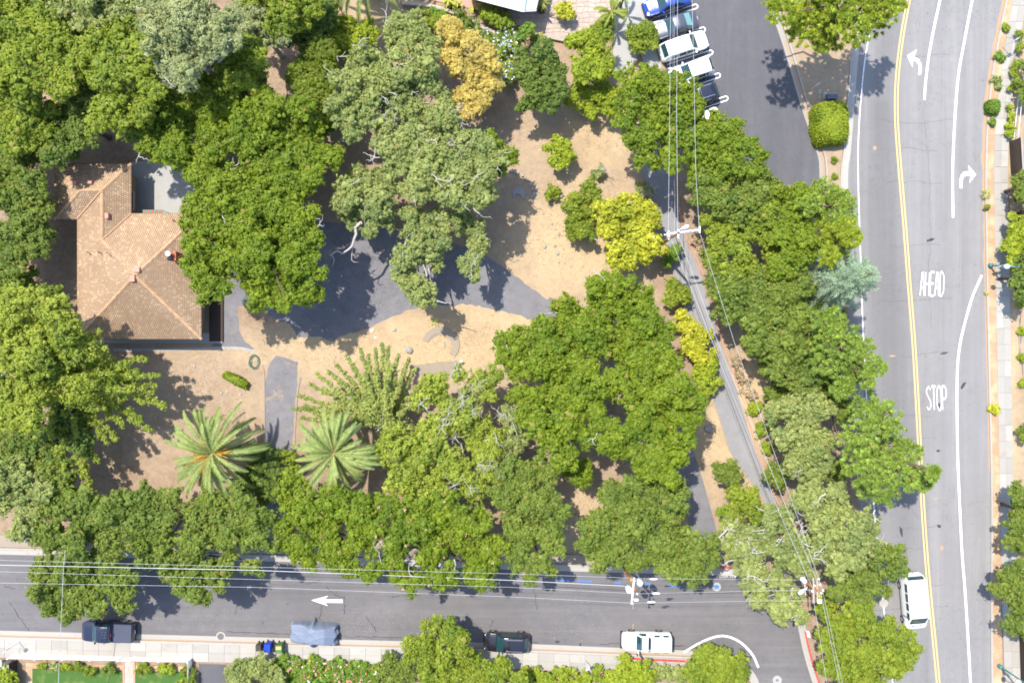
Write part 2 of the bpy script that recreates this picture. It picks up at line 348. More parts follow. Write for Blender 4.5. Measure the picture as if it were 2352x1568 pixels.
leaf_mat('lf_pine', (0.131, 0.209, 0.030, 1), (0.320, 0.428, 0.075, 1), (0.249, 0.341, 0.049, 1))
leaf_mat('lf_pineyellow', (0.156, 0.219, 0.019, 1), (0.373, 0.448, 0.047, 1), (0.301, 0.356, 0.026, 1))
leaf_mat('lf_cedar', (0.204, 0.282, 0.184, 1), (0.468, 0.576, 0.391, 1), (0.372, 0.480, 0.310, 1))
leaf_mat('lf_ginkgo', (0.137, 0.190, 0.020, 1), (0.339, 0.392, 0.055, 1), (0.260, 0.306, 0.032, 1))
leaf_mat('lf_fan', (0.170, 0.210, 0.045, 1), (0.400, 0.440, 0.120, 1), (0.300, 0.340, 0.070, 1))
leaf_mat('lf_palm', (0.130, 0.191, 0.053, 1), (0.351, 0.433, 0.153, 1), (0.286, 0.332, 0.083, 1))
leaf_mat('lf_fern', (0.295, 0.378, 0.029, 1), (0.590, 0.649, 0.071, 1), (0.472, 0.531, 0.047, 1))
leaf_mat('lf_dry', (0.330, 0.250, 0.150, 1), (0.420, 0.330, 0.210, 1), (0.380, 0.290, 0.170, 1))
leaf_mat('lf_green', (0.088, 0.177, 0.021, 1), (0.212, 0.319, 0.041, 1), (0.165, 0.271, 0.026, 1))
plain('frond_rib', (0.42, 0.38, 0.14, 1)); plain('fruit_orange', (0.56, 0.29, 0.045, 1)); plain('flower_pink', (0.75, 0.25, 0.32, 1)); plain('flower_white', (0.78, 0.68, 0.68, 1)); plain('flower_blue', (0.55, 0.66, 0.80, 1)); plain('flower_coral', (0.75, 0.22, 0.15, 1)); plain('flower_magenta', (0.65, 0.03, 0.2, 1))

# ---------------------------------------------------------------- ground
def terrain():
    xs = np.concatenate([[-4000, -900, -250, -110], np.arange(-70, 70.1, 1.0), [110, 250, 900, 4000]])
    ys = np.concatenate([[-4000, -900, -250, -90], np.arange(-50, 50.1, 1.0), [90, 250, 900, 4000]])
    X, Y = np.meshgrid(xs, ys); nx, ny = len(xs), len(ys)
    V = np.stack([X.ravel(), Y.ravel(), np.zeros(X.size)], 1)
    i = (np.arange(ny - 1)[:, None] * nx + np.arange(nx - 1)[None, :]).ravel()
    me = mesh_np('ground', V, np.stack([i, i + 1, i + nx + 1, i + nx], 1))
    PX = X.ravel() * SC + 1176; PY = -Y.ravel() * SC + 784
    def field(base, blobs):
        w = np.full(PX.shape, base)
        for x, y, rx, ry, a in blobs: w += a * np.exp(-(((PX - x) / rx) ** 2 + ((PY - y) / ry) ** 2))
        return np.clip(w, 0, 1.3)
    straw = field(0.12, [(900, 790, 330, 75, 0.85), (1120, 760, 130, 80, 0.5), (1320, 560, 170, 130, 0.75), (1330, 300, 130, 80, 0.35), (1400, 330, 90, 90, 0.4), (880, 40, 90, 50, 0.5), (1640, 1000, 60, 110, 0.6), (1340, 1180, 90, 80, 0.5), (1850, 200, 70, 60, 0.5), (2330, 700, 20, 900, 0.6), (1720, 920, 50, 200, 0.6)])
    litter = field(0.6, [(900, 800, 380, 110, -0.75), (470, 900, 170, 170, -0.45), (1320, 480, 200, 240, -0.75), (1300, 300, 180, 70, -0.3), (880, 60, 120, 90, -0.6), (1640, 1020, 80, 150, -0.6), (1340, 1180, 120, 110, -0.5), (1850, 200, 90, 120, -0.6), (820, 330, 90, 60, -0.3), (2330, 700, 40, 900, -0.6), (1720, 920, 60, 250, -0.3), (640, 180, 40, 40, -0.3), (590, 730, 60, 30, 0.5), (100, 560, 90, 140, 0.2)])
    for nm, w in (('straw', straw), ('litter', litter)):
        a = me.attributes.new(nm, 'FLOAT', 'POINT'); a.data.foreach_set('value', w.astype(np.float32))
    return tag(obj('ground', me, M['dry_ground']), kind='structure')
ground = terrain()
def struct(o): o['kind'] = 'structure'; return o

# ---------------------------------------------------------------- main road on the right
yl = np.array([-60, 0, 120, 212, 250, 392, 517, 667, 784, 984, 1176, 1326, 1451, 1568, 1640.])
xl = np.array([2101, 2086, 2065, 2058, 2056, 2067, 2078, 2089, 2099, 2110, 2120, 2131, 2144, 2155, 2162.])
yf = np.array([-60, 67, 125, 200, 300, 392, 517, 627, 742, 894, 1139, 1368, 1546, 1640.])
xf = np.array([2034, 1999, 1986, 1980, 1971, 1970, 1974, 1978, 1981, 1989, 2005, 2026, 2048, 2060.])
yc = np.array([-60, 0, 75, 182, 300, 392, 517, 667, 784, 884, 1034, 1176, 1351, 1476, 1640.])
xc = np.array([2324, 2309, 2294, 2274, 2264, 2261, 2263, 2265, 2268, 2270, 2274, 2276, 2275, 2275, 2277.])
YY = np.arange(-60, 1641, 20.0)
sm = lambda a: np.convolve(np.pad(a, 3, 'edge'), np.ones(7) / 7, 'valid')
XL = sm(np.interp(YY, yl, xl)); XF = sm(np.interp(YY, yf, xf)); XC = sm(np.interp(YY, yc, xc))
def road_grid():
    cols = [XF - 32, XF - 18, XF, XF + 14, XF + 24, XF * .6 + XL * .4, XF * .45 + XL * .55, XF * .25 + XL * .75, XL - 10, XL, XL + 12, XL * .8 + XC * .2, XL * .65 + XC * .35, XL * .5 + XC * .5, XL * .3 + XC * .7, XL * .12 + XC * .88, XC]
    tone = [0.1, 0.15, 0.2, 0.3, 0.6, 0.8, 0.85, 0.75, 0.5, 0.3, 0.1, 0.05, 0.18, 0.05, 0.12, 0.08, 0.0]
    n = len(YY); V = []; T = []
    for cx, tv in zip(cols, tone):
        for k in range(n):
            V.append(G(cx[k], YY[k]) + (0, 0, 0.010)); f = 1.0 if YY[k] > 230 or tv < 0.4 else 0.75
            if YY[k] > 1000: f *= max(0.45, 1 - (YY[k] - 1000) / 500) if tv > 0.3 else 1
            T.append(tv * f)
    F = [(c * n + k, c * n + k + 1, (c + 1) * n + k + 1, (c + 1) * n + k) for c in range(len(cols) - 1) for k in range(n - 1)]
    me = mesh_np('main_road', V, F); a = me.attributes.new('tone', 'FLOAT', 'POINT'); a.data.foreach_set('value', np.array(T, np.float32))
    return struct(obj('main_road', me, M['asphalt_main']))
main_road = road_grid()
ZP = 0.015
line = lambda X, a=0, b=len(YY): [(X[k], YY[k]) for k in range(a, b)]
ribbon('lane_line', line(XF), 0.11, ZP, M['worn_paint'], main_road)['label'] = 'thin white edge line beside the trees'
for d in (-3.4, 3.4):
    ribbon('centre_line', line(XL + d), 0.15, ZP, M['yellow_paint'], main_road)['label'] = 'one of the pair of yellow centre lines'
ribbon('lane_line', smooth_line([(2166, -40), (2159, 0), (2145, 65), (2134, 125), (2126, 187), (2123, 230)]), 0.22, ZP, M['road_paint'], main_road)
ribbon('lane_line', smooth_line([(2242, -40), (2233, 0), (2214, 100), (2201, 175), (2193, 275), (2188, 392), (2189, 500)]), 0.22, ZP, M['road_paint'], main_road)
ribbon('lane_line', smooth_line([(2255, 632), (2234, 680), (2219, 730), (2206, 784), (2200, 830), (2198, 884), (2198, 946), (2200, 1059), (2205, 1176), (2210, 1276), (2216, 1351), (2224, 1476), (2229, 1568), (2234, 1640)]), 0.22, ZP, M['road_paint'], main_road)
def t4(*p): return [(1764 + x / 4, y / 4) for x, y in p]
sheet('turn_arrow', t4((1277, 512), (1368, 455), (1342, 525), (1385, 545), (1407, 585), (1412, 630), (1403, 690), (1377, 688), (1386, 635), (1382, 600), (1362, 570), (1332, 556), (1326, 620)), ZP, M['road_paint'], main_road)['label'] = 'white arrow bending left'
def t8(*p): return [(1764 + x / 4, 392 + y / 4) for x, y in p]
sheet('turn_arrow', t8((1912, 35), (1837, -52), (1850, 5), (1800, 10), (1768, 45), (1758, 90), (1758, 162), (1785, 162), (1787, 90), (1798, 60), (1825, 45), (1860, 45), (1850, 117)), ZP, M['road_paint'], main_road)['label'] = 'white arrow bending right'
# tall stencilled letters
STROKES = {'A': [((0, 0), (.34, 1)), ((.26, .97), (.74, .97)), ((.66, 1), (1, 0)), ((.14, .34), (.86, .34))], 'H': [((0, 0), (0, 1)), ((1, 0), (1, 1)), ((0, .5), (1, .5))], 'E': [((0, 0), (0, 1)), ((0, 1), (1, 1)), ((0, .52), (.85, .52)), ((0, 0), (1, 0))],
           'D': [((0, 0), (0, 1)), ((0, 1), (.55, 1)), ((.55, 1), (1, .8)), ((1, .8), (1, .2)), ((1, .2), (.55, 0)), ((.55, 0), (0, 0))], 'S': [((1, .85), (.6, 1)), ((.6, 1), (.1, .9)), ((.1, .9), (0, .72)), ((0, .72), (.95, .35)), ((.95, .35), (.9, .1)), ((.9, .1), (.4, 0)), ((.4, 0), (0, .14))],
           'T': [((0, 1), (1, 1)), ((.5, 0), (.5, 1))], 'O': [((.3, 0), (0, .2)), ((0, .2), (0, .8)), ((0, .8), (.3, 1)), ((.3, 1), (.75, 1)), ((.75, 1), (1, .8)), ((1, .8), (1, .2)), ((1, .2), (.75, 0)), ((.75, 0), (.3, 0))], 'P': [((0, 0), (0, 1)), ((0, 1), (.75, 1)), ((.75, 1), (1, .85)), ((1, .85), (1, .62)), ((1, .62), (.75, .48)), ((.75, .48), (0, .48))]}
def word(text, x0, x1, y0, y1, parent, lean=0.0, wv=0.085, wh=0.2):
    n = len(text); cell = (x1 - x0) / n
    for i, ch in enumerate(text):
        mb = MB()
        for j, (a, b) in enumerate(STROKES[ch]):
            q = []
            for u, v in (a, b):
                q.append(G(x0 + cell * (i + .1 + .78 * u) + lean * (1 - v), y1 + (y0 - y1) * v)[:2])
            q = np.array(q); d = q[1] - q[0]; L = np.linalg.norm(d); d /= L; nn = np.array((-d[1], d[0]))
            w = wv if abs(d[1]) > 0.7 else wh
            if abs(d[1]) <= 0.7 and abs(d[1]) > 0.05: w = 0.16
            steps = 2 if L > 1.2 else 1
            for s in range(steps):     # stencil gaps
                p = q[0] + d * (L * s / steps + (0.05 if s else 0)); r = q[0] + d * (L * (s + 1) / steps)
                zz = ZP + 0.0006 * j
                mb.add([(*(p + nn * w / 2), zz), (*(p - nn * w / 2), zz), (*(r - nn * w / 2), zz), (*(r + nn * w / 2), zz)], [(0, 1, 2, 3)])
        me = mb.mesh('letter')
        bm = bmesh.new(); bm.from_mesh(me); bmesh.ops.recalc_face_normals(bm, faces=bm.faces[:]); bm.to_mesh(me); bm.free()
        obj('letter', me, M['worn_paint'], parent)['label'] = 'tall white painted letter ' + ch
word('AHEAD', 2114, 2170, 625, 679, main_road, -2); word('STOP', 2126, 2174, 887, 941, main_road, 2)
# cracks, stains and tar patches that belong to the surface
rg = np.random.default_rng(5)
mb = MB()
def crack(pts, w, z, mbx):
    P = np.array([G(x, y)[:2] for x, y in pts]); T = np.gradient(P, axis=0); T /= np.linalg.norm(T, axis=1)[:, None] + 1e-9; N = np.stack([-T[:, 1], T[:, 0]], 1)
    ww = w * rg.uniform(0.4, 1.2, len(P))[:, None]; n = len(P)
    mbx.add(np.concatenate([np.c_[P + N * ww / 2, np.full(n, z)], np.c_[P - N * ww / 2, np.full(n, z)]]), [(i, n + i, n + i + 1, i + 1) for i in range(n - 1)])
for y in (128, 275, 342, 420, 560, 690, 815, 950, 1000, 1090, 1210, 1255, 1335, 1400):
    x0 = rg.uniform(1990, 2080); x1 = rg.uniform(2130, 2195)
    xs = np.arange(x0, x1, 5); ys = y + np.cumsum(rg.normal(0, 1.3, len(xs)))
    crack(list(zip(xs, ys)), 0.035, ZP - 0.002, mb)
ysx = np.arange(0, 1500, 5.0); xsx = np.interp(ysx, YY, XL * .5 + XF * .0 + XC * .5) - 40 + np.cumsum(rg.normal(0, 1.3, len(ysx))) * 0.6
crack([p for p in zip(xsx, ysx) if p[1] < 760], 0.03, ZP - 0.002, mb)
tag(mb.build('crack', M['crack_fill'], main_road), kind='stuff')
def blot(name, x, y, rx, ry, mat, parent, z=ZP - 0.003, seed=0, rot=0.0):
    g = np.random.default_rng(int(x * 7 + y)); pts = []
    for k in range(18):
        a = 2 * math.pi * k / 18; r = g.uniform(0.65, 1.1); u, v = rx * r * math.cos(a), ry * r * math.sin(a)
        pts.append((x + u * math.cos(rot) - v * math.sin(rot), y + u * math.sin(rot) + v * math.cos(rot)))
    return sheet(name, pts, z, mat, parent)
for x, y, rx, ry, ro in ((2137, 551, 11, 3.5, -.3), (2168, 811, 9, 2.5, -.2), (2155, 1035, 5, 3, 0), (2070, 1220, 4, 14, -.2), (2157, 1208, 6, 4, 0), (2212, 885, 4, 11, .6), (2156, 932, 4, 8, 0.2)): blot('tar_patch', x, y, rx, ry, M['oil_stain'], main_road, rot=ro)
for x, y, rx, ry in ((2009, 340, 5, 5), (2186, 137, 5, 2), (2050, 817, 8, 2.5), (2148, 1145, 6, 2), (2163, 1258, 4, 7)): blot('sand_patch', x, y, rx, ry, M['leaf_drift'], main_road, ZP - 0.0025)
# right verge: kerb, mulch strip, sidewalk slabs
planting_strip = struct(obj('planting_strip', (lambda X2: mesh_np('planting_strip', [G(x, y) + (0, 0, .09) for x, y in line(XC + 1)] + [G(x, y) + (0, 0, .09) for x, y in line(X2)], [(i, i + 1, len(YY) + i + 1, len(YY) + i) for i in range(len(YY) - 1)]))(XC + 24), M['mulch']))
kerb_right = struct(ribbon('kerb', line(XC + 1.5), 0.17, 0.125, M['kerb'], None, 0.125))
g2 = np.random.default_rng(3)
drift = [(XC[k] - 3 - 4 * g2.random() * (1 if YY[k] < 620 else 0.4) - (3 if YY[k] < 400 else 0), YY[k]) for k in range(len(YY)) if YY[k] < 1100]
sheet('leaf_drift', drift + [(np.interp(y, YY, XC) - 0.5, y) for x, y in reversed(drift)], 0.0135, M['leaf_drift'], main_road)
ys_ = [-60, 0, 62, 175, 300, 392, 617, 784, 934, 1084, 1351, 1501, 1640]; xs1 = [2338, 2326, 2314, 2296, 2284, 2281, 2285, 2288, 2291, 2294, 2299, 2304, 2308]
ys2 = [-60, 30, 175, 325, 392, 667, 784, 984, 1109, 1451, 1640]; xs2 = [2372, 2351, 2329, 2315, 2313, 2318, 2320, 2324, 2326, 2339, 2345]
SL = lambda y: float(np.interp(y, ys_, xs1)); SR = lambda y: float(np.interp(y, ys2, xs2))
sidewalk = struct(sheet('sidewalk', [(SL(y), y) for y in range(-60, 1641, 20)] + [(SR(y), y) for y in range(1640, -61, -20)], 0.07, M['kerb'], None, 0.07))
sidewalk['label'] = 'concrete pavement along the right edge of the road'
def slab(parent, quad, z=0.12, thick=0.05, mat='sidewalk', inset=0.3):
    q = np.array(quad, float); c = q.mean(0); q = c + (q - c) * (1 - inset / (np.linalg.norm(q - c, axis=1)[:, None] + 1e-6))
    me = sheet_mesh('slab', [tuple(p) for p in q], 0, thick); o = obj('slab', me, M[mat]); o.parent = parent; o.location.z = z + random.uniform(-0.003, 0.003)
    return o
random.seed(4)
y = -60
while y < 1640:
    d = 37
    for a, b in ((0, .5), (.5, 1)):
        f = lambda yy, t: SL(yy) * (1 - t) + SR(yy) * t
        slab(sidewalk, [(f(y, a), y), (f(y, b), y), (f(y + d, b), y + d), (f(y + d, a), y + d)])
    y += d
# ---------------------------------------------------------------- lower street
ST = [(-60, 1260), (0, 1261), (85, 1263), (340, 1270), (663, 1278), (980, 1289), (1296, 1299), (1486, 1304), (1640, 1308), (1706, 1312), (1770, 1325), (1815, 1360), (1838, 1405), (1845, 1440), (1858, 1500), (1879, 1568), (1905, 1640)]
SB = [(-60, 1451), (0, 1452.5), (200, 1458), (400, 1463), (588, 1468), (900, 1476), (1176, 1482), (1400, 1491), (1590, 1499), (1650, 1506), (1700, 1525), (1735, 1560), (1752, 1640)]
struct(sheet('street', ST + SB[::-1], 0.006, M['asphalt_street'])); street = bpy.data.objects['street']
gut = smooth_line(ST[:10], 6); struct(ribbon('gutter', gut, 0.5, 0.0095, M['kerb'], None, 0.0, -0.24)); struct(ribbon('kerb', gut, 0.16, 0.12, M['kerb'], None, 0.12, 0.08))
gut2 = smooth_line(ST[9:], 6); kb = struct(ribbon('kerb', gut2, 0.16, 0.121, M['kerb'], None, 0.12, 0.08)); struct(ribbon('gutter', gut2, 0.5, 0.0098, M['kerb'], None, 0.0, -0.24))
sb = smooth_line(SB, 6)
struct(ribbon('gutter', sb, 0.55, 0.0095, M['kerb'], None, 0.0, -0.05)); kb2 = struct(ribbon('kerb', sb, 0.17, 0.124, M['kerb'], None, 0.12, -0.42))
ribbon('leaf_line', [p for p in sb if -60 < p[0] < 1620], 0.12, 0.0125, M['leaf_drift'], street, 0, -0.26)
for pts in ([(1422, 1508), (1480, 1512), (1586, 1517)], ): ribbon('kerb_paint', smooth_line(pts, 4), 0.2, 0.128, M['red_paint'], kb2)
ribbon('kerb_paint', [p for p in gut2 if p[1] > 1440], 0.15, 0.1265, M['red_paint'], kb, 0, 0.08)
ribbon('kerb_paint', smooth_line([(1430, 1291), (1475, 1295), (1500, 1297)], 3), 0.17, 0.126, M['red_paint'], street); ribbon('kerb_paint', smooth_line([(1654, 1301), (1690, 1303), (1706, 1307)], 3), 0.17, 0.1265, M['red_paint'], street)
sheet('direction_arrow', [(588 + u / 4, 1176 + v / 4) for u, v in ((508, 806), (663, 765), (633, 797), (796, 800), (796, 830), (633, 828), (661, 858))], 0.0105, M['road_paint'], street)['label'] = 'white arrow pointing left'
ribbon('kerb_line', smooth_line([(1570, 1497), (1610, 1474), (1645, 1461), (1672, 1461), (1702, 1475), (1728, 1502), (1742, 1532)]), 0.2, 0.0105, M['road_paint'], street)['label'] = 'curved white line round the corner'
for pts in ([(1281, 1330), (1296, 1331)], [(1300, 1331), (1312, 1331)], [(1328, 1333), (1345, 1334)], [(1347, 1334), (1359, 1335)], [(1413, 1338), (1426, 1338)], [(1483, 1339), (1494, 1340)], [(1533, 1344), (1551, 1345)], [(1553, 1345), (1562, 1346)]): ribbon('survey_mark', pts, 0.16, 0.0104, M['blue_paint'], street)
for pts in ([(1454, 1386), (1454, 1398)], [(1454, 1432), (1454, 1445)]): ribbon('survey_mark', pts, 0.09, 0.0104, M['lf_dry'], street)
ribbon('survey_mark', [(1689, 1311), (1689, 1328)], 0.1, 0.0106, M['chalk'], street)
def disc(name, x, y, r, z, mat, parent, label=None, r0=0.0):
    mb_ = MB(); n = 28; c = G(x, y)
    a = [np.array((c[0] + r * math.cos(2 * math.pi * k / n), c[1] + r * math.sin(2 * math.pi * k / n), z)) for k in range(n)]
    if r0:
        b = [np.array((c[0] + r0 * math.cos(2 * math.pi * k / n), c[1] + r0 * math.sin(2 * math.pi * k / n), z)) for k in range(n)]
        mb_.add(a + b, [(k, (k + 1) % n, n + (k + 1) % n, n + k) for k in range(n)])
    else: mb_.add(a, [tuple(range(n))])
    o = mb_.build(name, M[mat], parent)
    if label: o['label'] = label
    return o
disc('manhole_cover', 1646, 1347, 0.42, 0.0104, 'court', street, 'pale round cover marked with blue paint'); blot('survey_mark', 1646, 1346, 6, 5, M['blue_paint'], street, 0.0112)
disc('manhole_ring', 507, 1461, 0.46, 0.0122, 'kerb', street, 'pale ring round a cover by the kerb', 0.32); disc('manhole_cover', 507, 1461, 0.31, 0.0122, 'asphalt_street', street)
disc('manhole_ring', 1785, 1561, 0.44, 0.0104, 'court', street, None, 0.13); disc('manhole_ring', 2030, 1384, 0.42, 0.0152, 'kerb', main_road, 'pale ring of a manhole near the white van', 0.28)
disc('manhole_cover', 2030, 1384, 0.27, 0.0152, 'court', main_road)
sheet('drain_grate', [(1848, 1446), (1858, 1448), (1863, 1464), (1853, 1462)], 0.0135, M['galv'], street)
mb = MB()
def wander(x0, y0, x1, y1, n=14, a=1.2): return [(x0 + (x1 - x0) * k / n + rg.normal(0, a), y0 + (y1 - y0) * k / n + rg.normal(0, a)) for k in range(n + 1)]
for q in ((0, 1447, 200, 1456), (520, 1450, 668, 1456), (790, 1460, 930, 1464), (1216, 1474, 1236, 1474), (1378, 1477, 1570, 1482), (739, 1390, 733, 1432), (793, 1370, 790, 1410), (840, 1415, 865, 1450), (750, 1347, 770, 1367), (770, 1367, 792, 1371), (1226, 1353, 1234, 1400), (360, 1399, 382, 1403), (545, 1390, 540, 1410), (10, 1345, 35, 1352), (1125, 1440, 1132, 1425), (700, 1340, 735, 1334), (900, 1370, 1010, 1362), (20, 1380, 70, 1455)): crack(wander(*q), 0.06, 0.0085, mb)
tag(mb.build('crack', M['tar'], street), kind='stuff')
for x, y, rx, ry, ro in ((1280, 1473, 5, 4, 0), (1536, 1377, 6, 2, 0), (1525, 1395, 8, 1.6, 0), (1333, 1480, 3, 5, 0)): blot('oil_stain', x, y, rx, ry, M['oil_stain'], street, 0.0082, rot=ro)
# chalk writing left by surveyors
def chalk(text, x, y, size, parent):
    cu = bpy.data.curves.new('chalk_text', 'FONT'); cu.body = text; cu.size = size; cu.resolution_u = 2
    to = bpy.data.objects.new('chalk_text', cu); C.objects.link(to); bpy.context.view_layer.update()
    me = bpy.data.meshes.new_from_object(to.evaluated_get(bpy.context.evaluated_depsgraph_get())); bpy.data.objects.remove(to)
    o = bpy.data.objects.new('chalk_writing', me); C.objects.link(o); me.materials.clear(); me.materials.append(M['chalk'])
    o.location = G(x, y) + (0, 0, 0.0104); o.parent = parent; o['label'] = 'chalk letters ' + text; return o
chalk('EARTH', 1659, 1318, 0.46, street); chalk('USA 100FT', 1652, 1326, 0.46, street)
# lower sidewalk
bs_top = [(-60, 1462), (0, 1464), (588, 1478), (1176, 1494), (1590, 1511), (1640, 1517), (1690, 1535), (1722, 1570), (1738, 1640)]
bs_bot = [(-60, 1507), (0, 1508), (588, 1521), (863, 1523), (1176, 1534), (1590, 1552), (1620, 1556), (1660, 1575), (1685, 1600), (1700, 1640)]
lower_sidewalk = struct(sheet('pavement', bs_top + bs_bot[::-1], 0.07, M['kerb'], None, 0.07)); lower_sidewalk['label'] = 'pale concrete pavement below the street'
tx = [p[0] for p in bs_top[:6]]; ty = [p[1] for p in bs_top[:6]]; bx = [p[0] for p in bs_bot[:6]]; by = [p[1] for p in bs_bot[:6]]
T_ = lambda x: float(np.interp(x, tx, ty)) + 0.6; B_ = lambda x: float(np.interp(x, bx, by))
x = -60
while x < 1590:
    d = 36
    for a, b in ((0, .5), (.5, 1)):
        f = lambda xx, t_: T_(xx) * (1 - t_) + B_(xx) * t_
        slab(lower_sidewalk, [(x, f(x, a)), (x + d, f(x + d, a)), (x + d, f(x + d, b)), (x, f(x, b))])
    x += d
upper_sidewalk = struct(sheet('footway', [(-60, 1225), (120, 1232), (700, 1248), (1300, 1272), (1500, 1280), (1706, 1290), (1700, 1307), (1486, 1298), (1296, 1293), (663, 1272), (0, 1255), (-60, 1254)], 0.11, M['worn_concrete'], None, 0.11))
# ---------------------------------------------------------------- car park and island
lot_poly = [(1485, -60), (1500, 60), (1530, 165), (1560, 250), (1600, 340), (1700, 430), (1882, 440), (1881, 367), (1839, 240), (1801, 112), (1765, 10), (1752, -60)]
car_park = struct(sheet('car_park', lot_poly, 0.006, M['asphalt_lot']))
kl = smooth_line([(1745, -60), (1768, 15), (1801, 112), (1839, 240), (1866, 320), (1881, 367), (1884, 430)], 6)
struct(ribbon('gutter', kl, 0.5, 0.0095, M['sidewalk'], None, 0, 0.22)); struct(ribbon('kerb', kl, 0.16, 0.125, M['kerb'], None, 0.12, 0.62))
isl = [(1760, -60), (1783, 15), (1815, 112), (1852, 240), (1878, 320), (1895, 367), (1898, 440), (1930, 440), (1929, 392), (1936, 337), (1946, 205), (1955, 110), (1968, 30), (1985, -60)]
struct(sheet('island', isl, 0.10, M['dry_ground'], None, 0.1))
kr = smooth_line([(1992, -60), (1972, 30), (1958, 110), (1949, 205), (1939, 337), (1932, 392), (1932, 460)], 6)
struct(ribbon('kerb', kr, 0.15, 0.125, M['kerb'], None, 0.12)); struct(ribbon('gutter', kr, 0.55, 0.0145, M['sidewalk'], None, 0, 0.4))
leafd = [(x + 3, y) for x, y in kl if 80 < y < 420]
ribbon('leaf_line', leafd, 0.2, 0.0125, M['leaf_drift'], car_park, 0, 0.2)
def hairpin(x0, y0, x1, y1):
    a = np.array((x0, y0), float); b = np.array((x1, y1), float); d = (b - a) / np.linalg.norm(b - a); n = np.array((-d[1], d[0])); w = 5.0
    pts = [a + n * w] + [b - d * w + n * w] + [b - d * w + d * w * math.sin(t_) + n * w * math.cos(t_) for t_ in np.linspace(0.3, math.pi - 0.3, 7)] + [b - d * w - n * w, a - n * w]
    ribbon('stall_line', [tuple(p) for p in pts], 0.11, 0.0105, M['road_paint'], car_park)
src = lambda u, v: ((2560 + u / 3.733) / 1.7415, (v / 3.733) / 1.7415)
for k in range(-1, 6):
    e = src(860 + 112.5 * k, 90 + 343 * k); s0 = src(190 + 112.5 * k, 312 + 343 * k); hairpin(*s0, *e)
walk = struct(sheet('walkway', [(1420, -60), (1475, -60), (1490, 60), (1520, 155), (1490, 180), (1470, 120), (1455, 145), (1418, 180), (1405, 165), (1412, 60)], 0.05, M['court'], None, 0.05))
# ---------------------------------------------------------------- path, driveways, court
pl = [(1450, 340), (1473, 392), (1498, 467), (1513, 527), (1536, 600), (1548, 637), (1575, 730), (1605, 830), (1636, 909), (1661, 989), (1681, 1044), (1720, 1100), (1763, 1160), (1790, 1210)]
pr = [(1520, 340), (1545, 392), (1552, 440), (1562, 517), (1576, 555), (1611, 632), (1632, 710), (1654, 784), (1697, 909), (1734, 1034), (1762, 1109), (1790, 1170), (1812, 1205)]
path = struct(sheet('gravel_path', rough_edge(pl + pr[::-1], 10, 0.8), 0.006, M['gravel_path']))
struct(ribbon('path_edge', smooth_line(pl, 5), 0.09, 0.05, M['worn_concrete'], None, 0.05))
# brick edging, brick by brick
bl = smooth_line([(x + 5, y) for x, y in pr], 10); edging = thing('brick_edging', 'row of weathered pink bricks edging the gravel path', 'edging', G(1660, 784))
me_b = MB().box((0, 0, 0.03), (0.21, 0.09, 0.07)).mesh('brick')
P = np.array([G(*p)[:2] for p in bl]); D = np.r_[0, np.cumsum(np.linalg.norm(np.diff(P, axis=0), axis=1))]
for s in np.arange(0.1, D[-1], 0.24):
    x_ = np.interp(s, D, P[:, 0]); y_ = np.interp(s, D, P[:, 1]); a = math.atan2(np.interp(s + .1, D, P[:, 1]) - y_, np.interp(s + .1, D, P[:, 0]) - x_)
    place('brick', me_b, M['brick_pink'], edging, np.array((x_, y_, 0)) - np.array(edging.location), (0, 0, a + random.uniform(-.06, .06)))
dr = [(485, 640), (560, 600), (640, 545), (738, 510), (875, 522), (1040, 560), (1113, 580), (1176, 629), (1238, 674), (1268, 692), (1240, 725), (1228, 736), (1176, 721), (1108, 704), (1063, 699), (978, 702), (938, 712), (900, 729), (858, 749), (813, 764), (758, 782), (728, 772), (688, 774), (670, 752), (655, 740), (613, 724), (590, 700), (545, 704), (546, 735), (550, 765), (562, 785), (585, 801), (488, 801)]
struct(sheet('driveway', rough_edge(dr, 9, 1.4, 2), 0.006, M['asphalt_drive']))
d2 = smooth_line([(1250, 708), (1400, 780), (1510, 920), (1570, 1060), (1606, 1180), (1640, 1310)], 8)
struct(ribbon('driveway', d2, 2.4, 0.0085, M['asphalt_drive']))
d3 = [(635, 816), (660, 822), (685, 831), (682, 884), (676, 946), (671, 1024), (668, 1120), (655, 1250), (655, 1282), (606, 1282), (606, 1009), (608, 884), (618, 834)]
struct(sheet('driveway', rough_edge(d3, 8, 1.0, 4), 0.0065, M['asphalt_drive']))
struct(ribbon('kerb', smooth_line([(602, 838), (607, 870), (607, 1020), (604, 1150)], 5), 0.12, 0.06, M['worn_concrete'], None, 0.06)); struct(ribbon('kerb', smooth_line([(690, 866), (684, 900), (678, 980), (672, 1150)], 5), 0.12, 0.06, M['worn_concrete'], None, 0.06))
struct(sheet('courtyard', [(300, 372), (400, 365), (470, 400), (470, 500), (300, 500)], 0.006, M['court']))
struct(ribbon('path_edge', smooth_line([(260, 803), (400, 802), (500, 799), (555, 800), (585, 808)], 5), 0.26, 0.02, M['court'], None, 0.02))
# worn ring of a former fountain
ring = thing('planter_ring', 'worn arc of pale concrete half buried in straw', 'ring', G(1010, 800))
for rr, w, z, a0, a1, mt in ((36, 0.62, 0.10, -40, 165, 'worn_concrete'), (28, 0.3, 0.05, 0, 150, 'worn_concrete'), (11, 0.16, 0.04, -50, 40, 'worn_concrete')):
    ribbon('arc_segment', [(1012 + rr * math.cos(R(a)), 792 - rr * math.sin(R(a)) * (0.95)) for a in np.linspace(a0, a1, 24)], w, z, M[mt], ring, z)
struct(sheet('slab_remnant', rough_edge([(945, 838), (1010, 832), (1050, 826), (1065, 845), (1020, 872), (948, 862)], 9, 1.5), 0.012, M['worn_concrete']))
